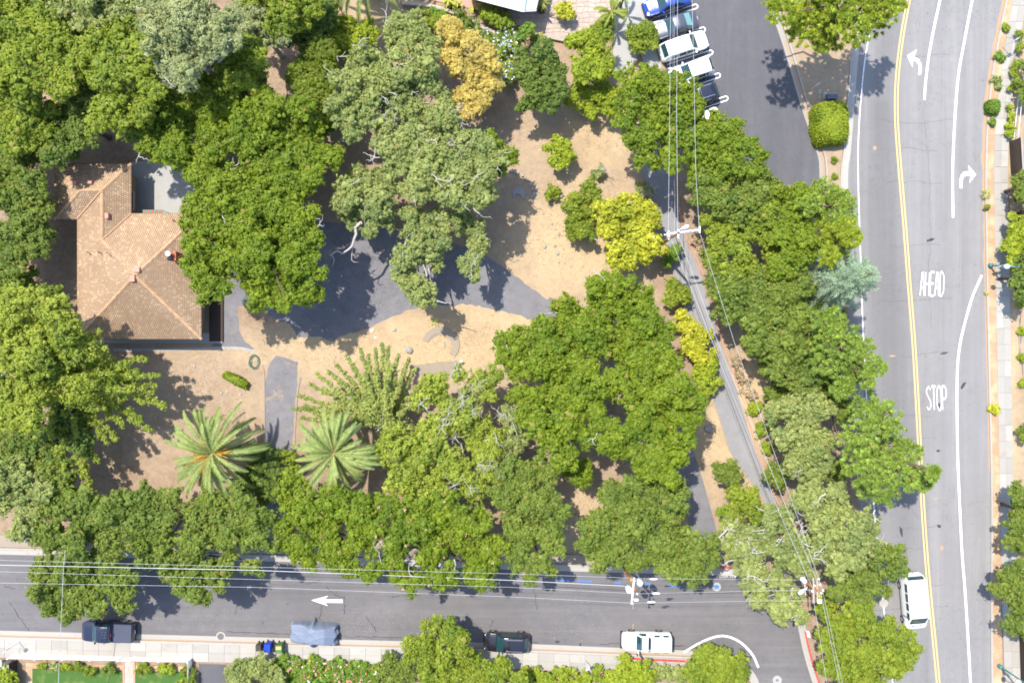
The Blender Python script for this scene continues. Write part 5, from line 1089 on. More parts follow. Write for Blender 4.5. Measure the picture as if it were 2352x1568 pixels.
def pine(name, label, h, lobes, mat='lf_pine', group='pines along the main road', foot=None):
    seed_[0] += 1; rg = np.random.default_rng(seed_[0]); LB = lobes_of(lobes, h, rg, .6, .34); cen = np.mean([l[0] for l in LB], 0); base = G(*foot) if foot else np.array((cen[0], cen[1], 0.))
    o = thing(name, label, 'tree', base, 0, group); Vv = []; CVs, CRs = [], []; tw = MB()
    for c, r, rz in LB:
        ns = int(34 * r * r) + 16; d = unit(rg.normal(size=(ns, 3))); d[:, 2] = np.abs(d[:, 2]) * .9 - .25 * rg.random(ns); d = unit(d)
        sc = c + d * np.array((r, r, rz)) * rg.uniform(.35, 1.05, ns)[:, None]; nb = 30; CVs.append(sc); CRs.append(rg.uniform(.15, .27, ns))
        e = unit(rg.normal(size=(ns * nb, 3)) + np.repeat(d, nb, 0) * .6 + (0, 0, .45)); p0 = np.repeat(sc, nb, 0); Ln = (rg.uniform(.26, .46, ns * nb))[:, None]
        s = unit(np.cross(e, unit(rg.normal(size=e.shape)))) * .028; tip = p0 + e * Ln
        Vv.append(np.stack([p0 + e * .03 - s, p0 + e * .03 + s, tip], 1).reshape(-1, 3))
        for k in range(0, ns, 5): tw.tube([c - (0, 0, rz * .3), (c + sc[k]) / 2 + rg.normal(0, .08, 3), sc[k]], [.05, .03, .015], 4)
    CV, CF = cores(np.concatenate(CVs), np.concatenate(CRs), rg); obj('crown', crown_mesh('crown', np.concatenate(Vv), CV, CF), M[mat], o)
    mb_ = tw; r0 = .08 + .018 * h; top = cen + (0, 0, .2); mb_.tube([base, base + (0, 0, h * .5), top], [r0 * 1.3, r0, .06], 8)
    for c, r, rz in LB: q = base + (0, 0, max(.8, c[2] * .65)); mb_.tube(limb_path(q, c, rg, 4), list(np.linspace(r0 * .5, .04, 5)), 5)
    mb_.build('trunk', M['bark'], o); return o
def along_branches(name, label, basexy, h, tips, mat, zfork, group=None, clump=.34, leaf=.17, per=12, fill='', wob=.08, cat='tree', bark='pale_bark', sp=1.0):
    """open tree: leaf clusters strung along long bare limbs; tips in plan units with a height"""
    seed_[0] += 1; rg = np.random.default_rng(seed_[0]); base = G(*basexy, 0.); o = thing(name, label, cat, base, 0, group); Pl, Nl, TCs, TRs = [], [], [], []; mb_ = MB()
    top = base + (0, 0, h * .9); mb_.tube([base, base + (0, 0, h * .5), top], [.1 + .02 * h, .08 + .012 * h, .05], 8)
    for tx, ty, tz in tips:
        e = G(tx, ty, tz); s = base + (0, 0, rg.uniform(zfork, max(zfork + .5, tz * .8))); P = np.array(limb_path(s, e, rg, 7, wob)); mb_.tube(P, list(np.linspace(.07, .018, len(P))), 5)
        D = np.r_[0, np.cumsum(np.linalg.norm(np.diff(P, axis=0), axis=1))]
        for q in np.arange(D[-1] * .18, D[-1], clump * .62):
            c = np.array([np.interp(q, D, P[:, k]) for k in range(3)]); rr = clump * (1.15 - .55 * q / D[-1]); n = int(per * 3)
            dd = unit(rg.normal(size=(n, 3))); side = rg.normal(0, 1, 3) * clump * 1.1 * sp * (1.2 - q / D[-1]); cc = c + side * (1, 1, .3); Pl.append(cc + dd * rr * rg.uniform(.5, 1.15, n)[:, None]); Nl.append(unit(dd + (0, 0, .7) + rg.normal(size=dd.shape) * .4)); TCs.append(cc); TRs.append(rr * .62)
    for c, r, rz in lobes_of(fill, h * .8, rg) if fill else []: a, b, _, _ = lobe_leaves(c, r, rz, rg, .34, leaf, .8); Pl.append(a); Nl.append(b)
    P = np.concatenate(Pl); P[:, 2] = np.maximum(P[:, 2], .1)
    CV, CF = cores(np.array(TCs), np.array(TRs), rg); obj('crown', crown_mesh('crown', leaves(P, np.concatenate(Nl), leaf, rg, .72), CV, CF), M[mat], o); mb_.build('trunk', M[bark], o); return o
def palm(name, label, x, y, h, Lf, nf, group, fruit=0, mat='lf_palm', thin=1.0, crown_droop=1.0, cat='palm', leafw=.07, leafl=.5):
    seed_[0] += 1; rg = np.random.default_rng(seed_[0]); top = G(x, y, h); base = top * (1, 1, 0); o = thing(name, label, cat, base, 0, group)
    if h > .8: MB().tube([base, base + (0, 0, h * .5), top - (0, 0, .1)], [.42 * thin, .34 * thin, .40 * thin], 12).build('trunk', M['bark'], o)
    else: MB().tube([base, top], [.1, .08], 8).build('trunk', M['bark'], o)
    Vl = []; Vd = []; ribs = MB(); n = 16; old = cat == 'palm' and h > 4
    for k in range(nf):
        if old and rg.random() < .1: continue
        az = k * 2.39996 + rg.normal(0, .3); f = k / nf; el = R(70 - 82 * f ** .75 * crown_droop) + rg.normal(0, .17); L = Lf * (.72 + .3 * min(1, f * 1.8)) * rg.uniform(.8, 1.08)
        P = [top + (0, 0, .1)]; a = el
        for i in range(n): a -= (R(5.2) * crown_droop) * (i / n * 1.3 + .35); P.append(P[-1] + L / n * np.array((math.cos(a) * math.cos(az), math.cos(a) * math.sin(az), math.sin(a))))
        P = np.array(P); P[:, 2] = np.maximum(P[:, 2], .05); ribs.tube(P[::2], list(np.linspace(.035, .008, len(P[::2]))), 4)
        m = int(L / .052); q = np.linspace(.10, .99, m) * n; C0 = np.stack([np.interp(q, np.arange(n + 1), P[:, j]) for j in range(3)], 1); T = unit(np.stack([np.interp(q, np.arange(n), np.diff(P[:, j])) if False else np.interp(q, np.arange(n) + .5, np.diff(P[:, j])) for j in range(3)], 1))
        S = unit(np.cross(T, (0, 0, 1.))); U = np.cross(S, T); s_ = np.linspace(0, 1, m); ll = (leafl * (np.sin(np.pi * np.clip(s_ * .93 + .06, 0, 1)) ** .6))[:, None] * rg.uniform(.85, 1.1, m)[:, None]
        for sg in (-1, 1):
            d = unit(S * sg * .62 + T * .8 + U * rg.uniform(.0, .45, m)[:, None]); tip = C0 + d * ll; tip[:, 2] -= .05 * ll[:, 0]; w = U * 0 + T * leafw * .5
            (Vd if old and (k > nf * .93 or (k > nf * .6 and k % 9 == 0)) else Vl).append(np.stack([C0 - w * 1.3, C0 + w * 1.3, tip], 1).reshape(-1, 3))
    V = np.concatenate(Vl); V[:, 2] = np.maximum(V[:, 2], .03); obj('fronds', quad_mesh('fronds', V), M[mat], o)
    if Vd: obj('dead_fronds', quad_mesh('dead_fronds', np.concatenate(Vd)), M['lf_dry'], o)
    ribs.build('frond_ribs', M['frond_rib'], o)
    for k in range(fruit):
        az = [1.9, 2.9, .9, -1.6, 3.6, .1, 4.4][k % 7]; st = [top + (0, 0, .1)]; dirv = np.array((math.cos(az), math.sin(az), 0)); mb_ = MB()
        for q in range(26):
            e = top + dirv * rg.uniform(.8, 2.0) + rg.normal(0, .24, 3) + (0, 0, 1.0); mb_.tube([top + dirv * .4 + (0, 0, .5), (top + dirv * .5 + e) / 2 + (0, 0, .4), e], .02, 4)
        mb_.build('fruit_cluster', M['fruit_orange'], o)
    return o
def cedar(label, x, y, h, rmax):
    seed_[0] += 1; rg = np.random.default_rng(seed_[0]); base = G(x, y); o = thing('blue_cedar', label, 'tree', base, 0); mb_ = MB().tube([base, base + (0, 0, h)], [.2, .03], 8); Vl = []
    for k in range(80):
        f = (k + .5) / 80; z = 1.2 + (h - 1.2) * f; L = (rmax * (1 - f) ** .75 + .4) * rg.uniform(.62, 1.15); az = k * 2.39996; d = np.array((math.cos(az), math.sin(az), .10)); s = base + (0, 0, z); P = np.array([s + d * L * t - (0, 0, .35 * L * t * t * .5) + rg.normal(0, .02, 3) for t in np.linspace(0, 1, 7)]); mb_.tube(P, list(np.linspace(.04, .01, 7)), 4)
        for t in np.linspace(.12, 1, int(L / .13) + 3):
            c = np.array([np.interp(t * 6, np.arange(7), P[:, j]) for j in range(3)]); side = np.array((-d[1], d[0], 0))
            for sg in (-1, 1):
                bl = (.5 * (1.05 - t) + .12) * rg.uniform(.7, 1.2); bd = side * sg + d * rg.uniform(.5, 1.0) + (0, 0, rg.uniform(-.25, .1)); bd /= np.linalg.norm(bd); m = int(bl / .035) + 3; Q = c + bd * (np.linspace(0, bl, m))[:, None]; e = unit(rg.normal(size=(m, 3)) * .7 + bd + (0, 0, .5)); sd = unit(np.cross(e, rg.normal(size=(m, 3)))) * .02
                Vl.append(np.stack([Q - sd * 1.3, Q + sd * 1.3, Q + e * .18], 1).reshape(-1, 3))
    obj('crown', quad_mesh('crown', np.concatenate(Vl)), M['lf_cedar'], o); mb_.build('trunk', M['bark'], o)
def clipped(name, label, x, y, lx, ly, h, mat, rz=0.0, leaf=.12, n=5200, cat='hedge'):
    """a clipped hedge: leaves on a rounded block"""
    seed_[0] += 1; rg = np.random.default_rng(seed_[0]); c = G(x, y, h * .6) * (1, 1, 0); o = thing(name, label, cat, c, rz); d = unit(rg.normal(size=(n, 3))); d[:, 2] = np.abs(d[:, 2]); p = 5.0
    k = (np.abs(d) ** p).sum(1) ** (-1 / p); B = d * k[:, None] * np.array((lx / 2, ly / 2, h)); N = unit(np.sign(d) * np.abs(d) ** (p - 1) + rg.normal(size=d.shape) * .3); B += N * (rg.normal(0, .05, (n, 1)) + .06 * (np.sin(B @ np.array((3.1, 1.2, 2.))) + np.sin(B @ np.array((-1.7, 3.7, 1.))))[:, None]); B[:, 2] = np.maximum(B[:, 2], .04)
    obj('foliage', quad_mesh('foliage', leaves(B, N, leaf, rg, .9)), M[mat], o, False)
    kk = 16; core = MB().add([((lx / 2 - .3) * math.copysign(abs(math.cos(2 * math.pi * i / kk)) ** .5, math.cos(2 * math.pi * i / kk)), (ly / 2 - .3) * math.copysign(abs(math.sin(2 * math.pi * i / kk)) ** .5, math.sin(2 * math.pi * i / kk)), zz) for zz in (0, h - .3) for i in range(kk)], [(i, (i + 1) % kk, kk + (i + 1) % kk, kk + i) for i in range(kk)] + [tuple(kk + i for i in range(kk))])
    core.build('stem', M['bark'], o, False); return o

# ---------------------------------------------------------------- the trees and shrubs of the place
gTL, gST, gHI, gGR, gUO = 'mixed woodland above the house', 'oaks along the lower street', 'trees on the bank between path and road', 'old grey oaks in the middle', 'spreading green oaks right of the middle'
plant('oak_tree', 'yellow green oak in the top left corner', 'yellowoak', 11, '30,30,48 70,90,55 20,110,48 110,60,38 5,60,40', gTL)
plant('oak_tree', 'yellow green oak just below the top left corner tree', 'yellowoak', 11.5, '90,150,55 140,115,46 60,190,55 150,180,42 190,130,38 20,170,45', gTL)
plant('oak_tree', 'yellow green oak above the left end of the house roof', 'yellowoak', 8, '30,260,55 90,270,50 40,315,42 105,305,38 10,225,40 5,300,40', gTL)
plant('oak_tree', 'large yellow green oak above the house courtyard', 'yellowoak', 12, '290,90,52 250,110,42 330,120,38 290,160,56 240,180,42 320,190,46 280,230,46 240,258,36 300,265,42 228,285,26 345,215,28 330,245,26', gTL)
plant('oak_tree', 'dark oak in shade left of the large yellow green one', 'dark', 7.5, '150,260,38 190,270,40 200,300,36 170,310,32 130,345,34 215,215,30', gTL)
plant('oak_tree', 'tall silver green oak near the top left', 'silver', 14, '370,40,50 430,60,55 490,90,46 420,120,50 390,160,32 440,160,42 510,40,42 520,110,32 360,95,36 445,15,45 400,10,40', gTL, 3)
plant('oak_tree', 'grey green oak at the top edge left of the silver one', 'grey', 11, '190,35,42 240,30,42 290,35,38 140,10,38 320,15,36 215,-10,45 275,-10,40', gTL, 2)
plant('oak_tree', 'dark grey green oak at the top edge, second from the left', 'oak', 10, '60,-5,40 95,15,35 160,-20,45 135,40,30', gTL)
plant('maple_tree', 'bright yellow green tree right of the silver oak', 'yellowoak', 10, '560,112,38 530,148,38 576,158,34 545,195,34 578,203,22 590,130,24', gTL)
plant('maple_tree', 'yellow green tree below the silver oak', 'yellowoak', 8.5, '390,210,32 420,250,38 460,210,38 400,275,28 480,228,28 440,290,28 505,205,24', gTL)
plant('oak_tree', 'yellow green tree at the top edge left of the palm', 'yellowoak', 9.5, '650,15,42 700,8,38 640,52,34 610,-10,40 680,45,30', gTL)
plant('oak_tree', 'small silver tree at the top under the yellow green crown', 'silver', 8, '592,45,36 630,70,34 602,90,26 656,93,16 575,75,26 560,30,34', gTL)
plant('bay_tree', 'dark shaded tree left of the top palm', 'dark', 6, '700,60,38 735,30,36 720,90,32 690,95,28', gTL)
plant('oak_tree', 'oak at the left edge beside the house wall', 'oak', 6.2, '40,385,50 80,430,40 30,460,50 70,525,46 20,560,46 92,565,30 30,620,40 60,350,38 85,480,30 50,600,34', None, foot=(68, 545))
plant('oak_tree', 'broad dark green oak above the house courtyard, leaning right', 'live', 9.5, '360,320,44 400,290,42 430,350,46 480,270,50 520,330,50 560,290,44 470,385,42 345,345,28 395,350,36 520,250,38 560,340,38', None, 2)
plant('oak_tree', 'dark green oak right of the courtyard oak', 'live', 9.5, '620,260,42 660,300,46 700,285,40 640,350,46 700,365,42 758,360,30 720,410,38 660,420,42 600,310,40 600,390,40 590,235,32 690,250,30', None, 2)
plant('oak_tree', 'great dark green oak covering the right side of the house', 'live', 10.5, '470,420,42 530,430,50 600,450,48 650,480,42 470,500,46 540,520,52 620,540,52 690,510,42 460,570,40 530,600,46 610,620,50 680,590,46 470,650,36 630,670,42 700,660,42 722,612,28 722,552,26 560,480,45 440,470,26 590,580,45 650,430,36 500,660,26 450,610,30 590,690,24 660,695,20', None, 4, foot=(612, 535))
plant('cypress_tree', 'olive dark fine leaved tree left of the grey oaks', 'cypress', 7.5, '730,140,42 700,180,38 720,220,46 690,250,38 765,170,28 700,290,34 740,265,34 750,120,28 670,285,24', None)
plant('bay_tree', 'dark green shrub below the olive tree', 'green', 4.5, '765,275,26 750,295,24 735,285,22', None)
plant('laurel_shrub', 'bright yellow shrub at the upper end of the bare path', 'bush', 4.2, '790,70,32 830,90,32 780,110,32 850,60,22 803,125,18 845,105,20', None, cat='shrub')
plant('laurel_shrub', 'mid green shrub left of the bright yellow one', 'shrub', 4, '730,80,36 715,105,26 755,60,24 765,95,26', None, cat='shrub')
plant('oak_tree', 'grey green oak crown right of the bare path at the top', 'grey', 7.5, '930,70,40 965,92,36 920,102,32 955,50,26 985,110,30 905,80,24', gGR, 3)
plant('oak_tree', 'old grey oak with bare white branches, upper middle', 'grey', 9.5, '840,150,42 800,190,36 860,200,46 920,165,42 975,150,40 990,208,34 920,225,46 850,250,40 780,240,32 960,265,42 800,290,36 1022,270,36 890,285,36 830,120,24', gGR, 24)
plant('oak_tree', 'old grey oak with many white branches, middle', 'grey', 10, '900,330,40 960,320,46 1020,340,50 1080,350,46 1130,355,34 930,380,42 1000,390,50 1070,400,46 1105,440,36 1040,440,40 960,430,36 1120,400,30 1030,300,34', gGR, 26)
plant('oak_tree', 'green young oak tucked beside the old grey oak', 'live', 7, '1150,345,30 1165,360,22 1140,385,24 1125,330,24', gGR)
plant('oak_tree', 'grey oak bough hanging over the driveway, left part', 'grey', 8, '800,440,34 840,420,42 870,460,42 810,490,32 850,510,32 788,468,22 880,500,28 895,430,30', gGR, 4)
plant('oak_tree', 'grey oak bough over the driveway, middle part', 'grey', 7.5, '960,530,38 1000,550,38 950,572,32 990,592,32 1012,512,32 945,500,28 920,630,27 950,650,30 975,665,26 962,690,20 990,690,14 935,600,26', gGR, 3, foot=(965, 502))
plant('oak_tree', 'grey oak bough over the driveway, right part', 'grey', 7, '1080,530,32 1090,570,28 1080,610,23 1095,630,20 1060,500,28 1105,545,20', gGR, 2, foot=(1086, 540))
plant('acacia_tree', 'golden yellow domed tree at the upper middle', 'gold', 7, '1040,90,42 1090,112,38 1120,162,36 1080,170,42 1100,212,36 1062,232,32 1082,252,20 1045,145,28 1135,195,22 1030,70,26 1130,140,22', None)
plant('plumbago_shrub', 'shrub dotted with pale blue flowers beside the golden tree', 'shrub', 1.6, '1130,98,26 1160,120,26 1165,160,24 1150,90,18 1175,95,20 1140,125,20 1170,180,16', None, flowers=[('flower_blue', 420, .12)])
for lb, x, y, r, sp, hh in (('olive green shrub at the left of the terrace planting', 985, 48, 22, 'shrub', 1.8), ('yellow green low shrub next in the terrace planting', 1018, 55, 20, 'bush', 1.5), ('grey green shrub in the middle of the terrace planting', 1055, 45, 22, 'oak', 1.8), ('grey green low plant in front of the terrace planting', 1090, 75, 20, 'grey', 1.2), ('yellow shrub below the flat roofed building', 1118, 28, 22, 'bush', 1.9), ('yellow green shrub at the right of the terrace planting', 1150, 50, 22, 'bush', 1.7), ('small green shrub above the golden tree', 1000, 30, 16, 'green', 1.5)): plant('garden_shrub', lb, sp, hh, '%d,%d,%d %d,%d,%d' % (x, y, r, x + r * .7, y + r * .3, r * .7), 'shrubs along the terrace')
plant('holly_tree', 'round dark green tree below the terrace', 'dark', 6, '1230,150,42 1262,190,42 1222,210,38 1278,150,28 1250,236,28 1205,175,28 1285,215,24 1245,115,26', None)
plant('laurel_tree', 'yellow green bushy tree right of the round dark tree', 'bush', 5, '1330,100,28 1352,130,36 1370,160,30 1342,172,26 1392,165,20 1330,150,22', None)
plant('laurel_tree', 'dull green tree behind the yellow green bushy tree', 'shrub', 4.5, '1378,95,28 1390,125,22 1360,85,20 1395,145,16', None)
plant('broom_shrub', 'yellow green feathery shrub mass above the dry slope', 'bush', 2.8, '1340,210,32 1380,232,36 1402,262,20 1320,232,20 1365,260,22 1400,215,22', None)
plant('dwarf_conifer', 'small blunt conifer beside the terrace rail', 'green', 2.6, '1207,75,16 1218,66,12 1196,82,12', None); plant('dwarf_conifer', 'smallest round conifer by the spiky cycad', 'green', 1.2, '1228,96,9 1236,92,8', None)
palm('cycad', 'bright spiky cycad by the terrace wall', 1242, 89, .7, .75, 34, None, mat='lf_bush', leafl=.1, cat='cycad', crown_droop=.8); palm('cycad', 'spiky cycad half behind the small conifer', 1224, 88, .6, .65, 28, None, mat='lf_bush', leafl=.1, cat='cycad', crown_droop=.8)
plant('citrus_shrub', 'yellow shrub growing through the flagged terrace', 'lime', 1.8, '1300,18,18 1312,26,15 1290,24,14 1303,35,12', None)
palm('feather_palm', 'soft green feather palm beside the concrete walkway', 1405, 30, 2.4, 2.0, 16, None, mat='lf_shrub', thin=.35, crown_droop=.8, leafl=.34); palm('feather_palm', 'drooping feather palm frond clump at the walkway top', 1432, -5, 2.2, 1.9, 9, None, mat='lf_green', thin=.35, crown_droop=.8, leafl=.3)
plant('garden_shrub', 'green shrub at the foot of the feather palm', 'shrub', 1.6, '1385,62,18 1395,45,16 1372,70,12', None)
plant('bottlebrush_shrub', 'olive spiky shrub between walkway and parked cars', 'shrub', 2.4, '1475,85,30 1490,75,22 1460,78,20 1480,105,22 1468,112,16', None)
palm('tree_fern', 'bright fern at the corner of the flat roofed building', 1030, 3, 1.0, .8, 11, 'ferns by the building', mat='lf_fern', leafl=.2, cat='fern'); palm('tree_fern', 'bright fern left of the building corner fern', 1052, 8, .8, .7, 10, 'ferns by the building', mat='lf_fern', leafl=.2, cat='fern'); palm('tree_fern', 'bright fern above the garden wall, nearest the yellow shrub', 1088, 18, .8, .75, 10, 'ferns by the building', mat='lf_fern', leafl=.2, cat='fern')
palm('cycad', 'dark spiky plant at the right end of the flat roof', 1245, 8, 1.6, 1.1, 26, None, mat='lf_shrub', leafl=.12, cat='cycad', crown_droop=.9)
plant('bay_tree', 'dark understory tree above the left corner of the roof', 'dark', 4.2, '110,335,36 70,330,34 150,335,32 40,345,30 175,285,30', gTL)
plant('bay_tree', 'dark green understory tree between the yellow green oaks', 'oak', 7.5, '200,240,38 190,170,36 215,200,32 225,150,28 200,90,36 160,75,34 225,75,30', gTL)
plant('oak_tree', 'shaded green tree above the courtyard roof edge', 'oak', 7, '340,280,32 365,245,30 310,300,26 350,225,28', gTL)
plant('bay_tree', 'dark understory tree below the silver oak, left of the clearing', 'oak', 6.5, '480,170,34 520,190,32 545,235,32 590,215,28 505,140,30 590,180,26', gTL)
plant('bay_tree', 'dark understory tree at the top edge left of the palm', 'dark', 5.5, '640,90,26 665,60,34 745,60,26 760,25,24', gTL)
plant('oak_tree', 'shaded oak at the left edge between house and dense tree', 'oak', 4.6, '20,650,40 70,655,34 110,680,30 40,690,34 140,690,24', None)
plant('oak_tree', 'dull green tree at the left edge below the dense tree', 'oak', 6, '20,1010,38 60,1060,36 110,1090,36 20,1060,34 160,1105,30', gST)
# car park oaks
plant('oak_tree', 'wide green oak overhanging the parked cars', 'live', 8.5, '1460,180,38 1508,200,42 1560,206,34 1590,205,20 1450,240,36 1510,260,42 1570,258,40 1480,310,42 1540,320,42 1490,360,32 1440,290,30 1590,235,18 1550,370,30', None)
plant('oak_tree', 'second green oak along the car park edge', 'live', 8, '1618,280,32 1600,325,40 1660,312,38 1702,332,36 1732,352,26 1610,388,36 1680,385,38 1640,350,36 1735,385,26', None)
plant('oak_tree', 'olive oak on the bank below the car park', 'oak', 7.5, '1620,420,34 1680,420,42 1740,405,34 1640,468,36 1700,480,42 1762,450,36 1600,450,24 1730,440,34', gHI)
plant('oak_tree', 'yellowish oak on the bank right of the crossarm', 'shrub', 7, '1740,520,40 1700,540,42 1650,535,36 1765,560,36 1645,585,32 1700,600,38 1760,490,30 1670,500,32 1625,500,24', gHI)
plant('oak_tree', 'dark green oak on the bank left of the yellow pine', 'live', 8, '1810,500,46 1832,560,42 1800,605,38 1838,450,36 1790,455,34 1845,600,30 1800,550,36', gHI)
plant('oak_tree', 'olive oak on the bank left of the blue cedar', 'oak', 7, '1680,665,44 1740,655,42 1790,675,42 1720,725,42 1662,712,32 1780,735,42 1840,655,36 1640,640,26 1820,700,36', gHI)
plant('oak_tree', 'green oak on the bank left of the middle pine', 'oak', 7, '1830,745,40 1800,795,42 1850,820,40 1762,785,36 1842,880,36 1800,845,34 1730,790,28 1870,860,28', gHI)
plant('oak_tree', 'grey olive oak on the bank left of the lowest pine', 'grey', 7, '1800,950,40 1850,988,42 1880,930,36 1830,1040,42 1800,1005,28 1892,1020,32 1855,1080,36 1830,915,32 1885,1070,26', gHI, 2)
plant('bay_tree', 'dark bush filling the bank between two pines', 'oak', 4.5, '1900,905,32 1935,945,26 1925,1085,28 1895,870,26 1915,720,28 1880,700,26', gHI)
plant('bay_tree', 'green bush on the bank above the yellowed ivy', 'oak', 4, '1770,845,30 1790,895,30 1765,900,22 1815,905,24 1780,1090,26', gHI)
plant('dead_shrub', 'leafless grey shrub on the bank beside the lowest pine', 'dry', 2.5, '1945,1020,18 1950,1050,14', gHI, twigs=5)
pine('pine_tree', 'large pine at the top of the island', 11, '1800,20,36 1860,30,42 1920,30,42 1980,20,42 2030,15,36 1850,72,34 1910,78,36 1960,68,36 2008,48,30 1828,55,26 1893,104,20 2060,12,18 1780,5,26 1900,-20,40 1990,-20,36', 'lf_pineyellow', foot=(1868, 95))
pine('pine_tree', 'green pine beside the top of the bank', 9, '1890,440,26 1930,455,22 1900,488,36 1940,508,26 1865,470,24 1945,470,18', 'lf_pine')
pine('pine_tree', 'yellow green pine above the blue cedar', 9, '1880,540,34 1920,560,36 1903,590,24 1952,545,22 1935,525,24 1965,540,10', 'lf_pineyellow')
cedar('blue green cedar with feathery boughs over the road edge', 1866, 655, 12.5, 4.2)
pine('pine_tree', 'light green pine below the blue cedar', 10, '1900,740,34 1930,788,42 1970,808,36 1900,830,36 1960,858,36 2010,840,20 1930,888,26 1885,780,28 1990,870,20 2025,842,9', 'lf_pine')
pine('pine_tree', 'largest pine reaching over the yellow centre line', 11, '1990,940,36 2030,960,36 1970,1000,40 2040,1020,42 2000,1078,42 2070,1078,44 2110,1100,30 2030,1128,30 1960,1055,32 2140,1085,16 2085,1035,28 1990,1120,22 2150,1078,8', 'lf_pine')
# bottom right group
plant('oak_tree', 'small oak by the gravel path bend', 'oak', 4, '1665,1070,24 1685,1095,20 1655,1090,16', None); plant('oak_tree', 'green oak beside the lower end of the gravel path', 'shrub', 5.5, '1690,1150,34 1730,1150,28 1700,1190,32 1665,1180,22 1740,1180,24', None)
plant('oak_tree', 'silver grey oak with tangled bare limbs over the street', 'grey', 7.5, '1690,1230,36 1740,1240,40 1720,1290,34 1690,1270,26 1660,1240,20 1780,1270,34', None, 16, br=.085)
plant('oak_tree', 'silver grey oak beside the corner pole', 'grey', 7.5, '1740,1360,34 1790,1390,36 1780,1335,32 1830,1410,24 1715,1345,20 1810,1370,30 1770,1405,22', None, 7, br=.07, foot=(1795, 1300))
plant('oak_tree', 'grey green oak with pale limbs below the lowest pine', 'grey', 9, '1780,1200,36 1850,1140,40 1900,1180,46 1960,1230,46 1992,1190,26 1880,1240,46 1820,1260,40 1930,1290,40 1920,1130,26 1850,1290,34 2000,1230,26', None, 12, br=.075)
plant('oak_tree', 'green oak reaching over the road above the white van', 'oak', 7.5, '2020,1280,40 2050,1300,30 1980,1320,36 2010,1350,30 1960,1360,30 2060,1262,16 1930,1345,28', None)
plant('oak_tree', 'yellow green oak left of the white van', 'shrub', 7, '1960,1420,40 2010,1440,40 2060,1470,34 2088,1500,24 1930,1460,36 1990,1500,40 2050,1522,34 1985,1395,26 2095,1480,16', None)
plant('oak_tree', 'yellow green oak at the bottom edge left of the road', 'shrub', 6, '1920,1520,36 1960,1550,38 1900,1400,24 1905,1450,26 1930,1590,40 2000,1570,34 1895,1490,20', None)
plant('ivy_patch', 'low yellow green ivy at the foot of the corner pole', 'lime', 1.0, '1895,1375,16 1905,1395,14 1890,1405,12 1915,1365,12', None); plant('yellow_shrub', 'bright yellow shrub under the wires below the pines', 'lime', 3.2, '1865,1222,14 1873,1230,11', None)
# the spreading oaks right of the middle
plant('oak_tree', 'spreading oak beside the driveway bend', 'live', 8.5, '1180,780,40 1240,770,42 1300,740,46 1370,715,40 1165,818,28 1220,840,46 1290,820,46 1255,800,34 1345,760,40 1290,705,26', gUO, 3)
plant('oak_tree', 'spreading oak directly below the yellow tree', 'live', 9, '1380,662,32 1428,655,30 1420,710,46 1475,715,42 1360,790,44 1430,795,46 1500,760,38 1500,825,46 1470,680,28 1455,770,36 1540,840,36', gUO, 3)
plant('oak_tree', 'spreading oak in the lower left of the green oak group', 'live', 9.5, '1220,908,42 1282,898,46 1350,885,46 1250,968,42 1302,978,42 1290,1038,36 1260,1020,30 1350,1005,30 1378,955,32 1320,930,40 1350,840,30 1205,950,26', gUO, 3)
plant('oak_tree', 'spreading oak in the lower right of the green oak group', 'live', 10, '1430,880,42 1500,900,46 1560,900,40 1470,965,46 1540,960,46 1588,950,30 1392,1012,28 1440,1015,36 1500,1030,42 1560,1030,36 1588,1000,30 1530,1088,30 1490,1078,30 1425,985,30 1600,920,22', gUO, 3)
plant('oak_tree', 'small round oak over the sunny clearing', 'live', 5.5, '1320,1080,26 1345,1092,24 1338,1068,18', gUO)
plant('oak_tree', 'broad oak behind the brown utility pole', 'oak', 8.5, '1440,1110,36 1500,1120,42 1552,1142,36 1400,1160,42 1460,1188,46 1530,1190,42 1370,1220,42 1420,1250,42 1348,1250,26 1500,1250,42 1560,1258,46 1608,1268,40 1540,1310,34 1590,1320,30 1380,1285,26 1640,1280,18 1470,1280,30', None)
plant('lime_tree', 'bright yellow leaved tree by the gravel path', 'lime', 4.6, '1400,480,30 1440,470,30 1480,490,28 1400,520,28 1450,530,38 1498,562,30 1420,580,32 1460,590,32 1412,605,20 1490,522,28 1380,500,16', None)
plant('privet_shrub', 'dark to mid green shrub left of the bright yellow tree', 'shrub', 3, '1350,430,28 1320,470,32 1362,472,28 1330,515,32 1310,500,22 1346,538,18', None, flowers=[('flower_white', 14, .14)])
plant('privet_shrub', 'small round green shrub alone on the dry slope', 'bush', 2.8, '1285,335,22 1300,350,20 1270,352,20 1285,380,20 1308,358,12', None); plant('privet_shrub', 'low shrub left of the green shrub by the yellow tree', 'shrub', 1.3, '1268,440,17 1260,448,12', None)
plant('dry_bush', 'thin wispy bush right of the lone round shrub', 'grey', 1.2, '1372,400,15 1380,390,9', None, twigs=2); plant('dry_bush', 'grey dry bush at the upper end of the gravel path', 'grey', 1.4, '1478,430,17 1490,440,12', None, twigs=3)
plant('garden_shrub', 'green shrub on the path edge below the yellow tree', 'shrub', 2.2, '1550,660,22 1565,685,24 1536,690,18', None); plant('garden_shrub', 'dark shrub under the left end of the crossarm', 'green', 1.8, '1540,588,18 1555,575,14 1530,605,12', None)
plant('yellow_shrub', 'bright yellow shrub row along the gravel path, upper half', 'lime', 2.4, '1570,742,24 1600,770,30 1590,800,24 1618,808,26', None); plant('yellow_shrub', 'bright yellow shrub row along the gravel path, lower half', 'bush', 2.2, '1620,840,28 1630,870,22 1610,892,26 1602,918,14', None)
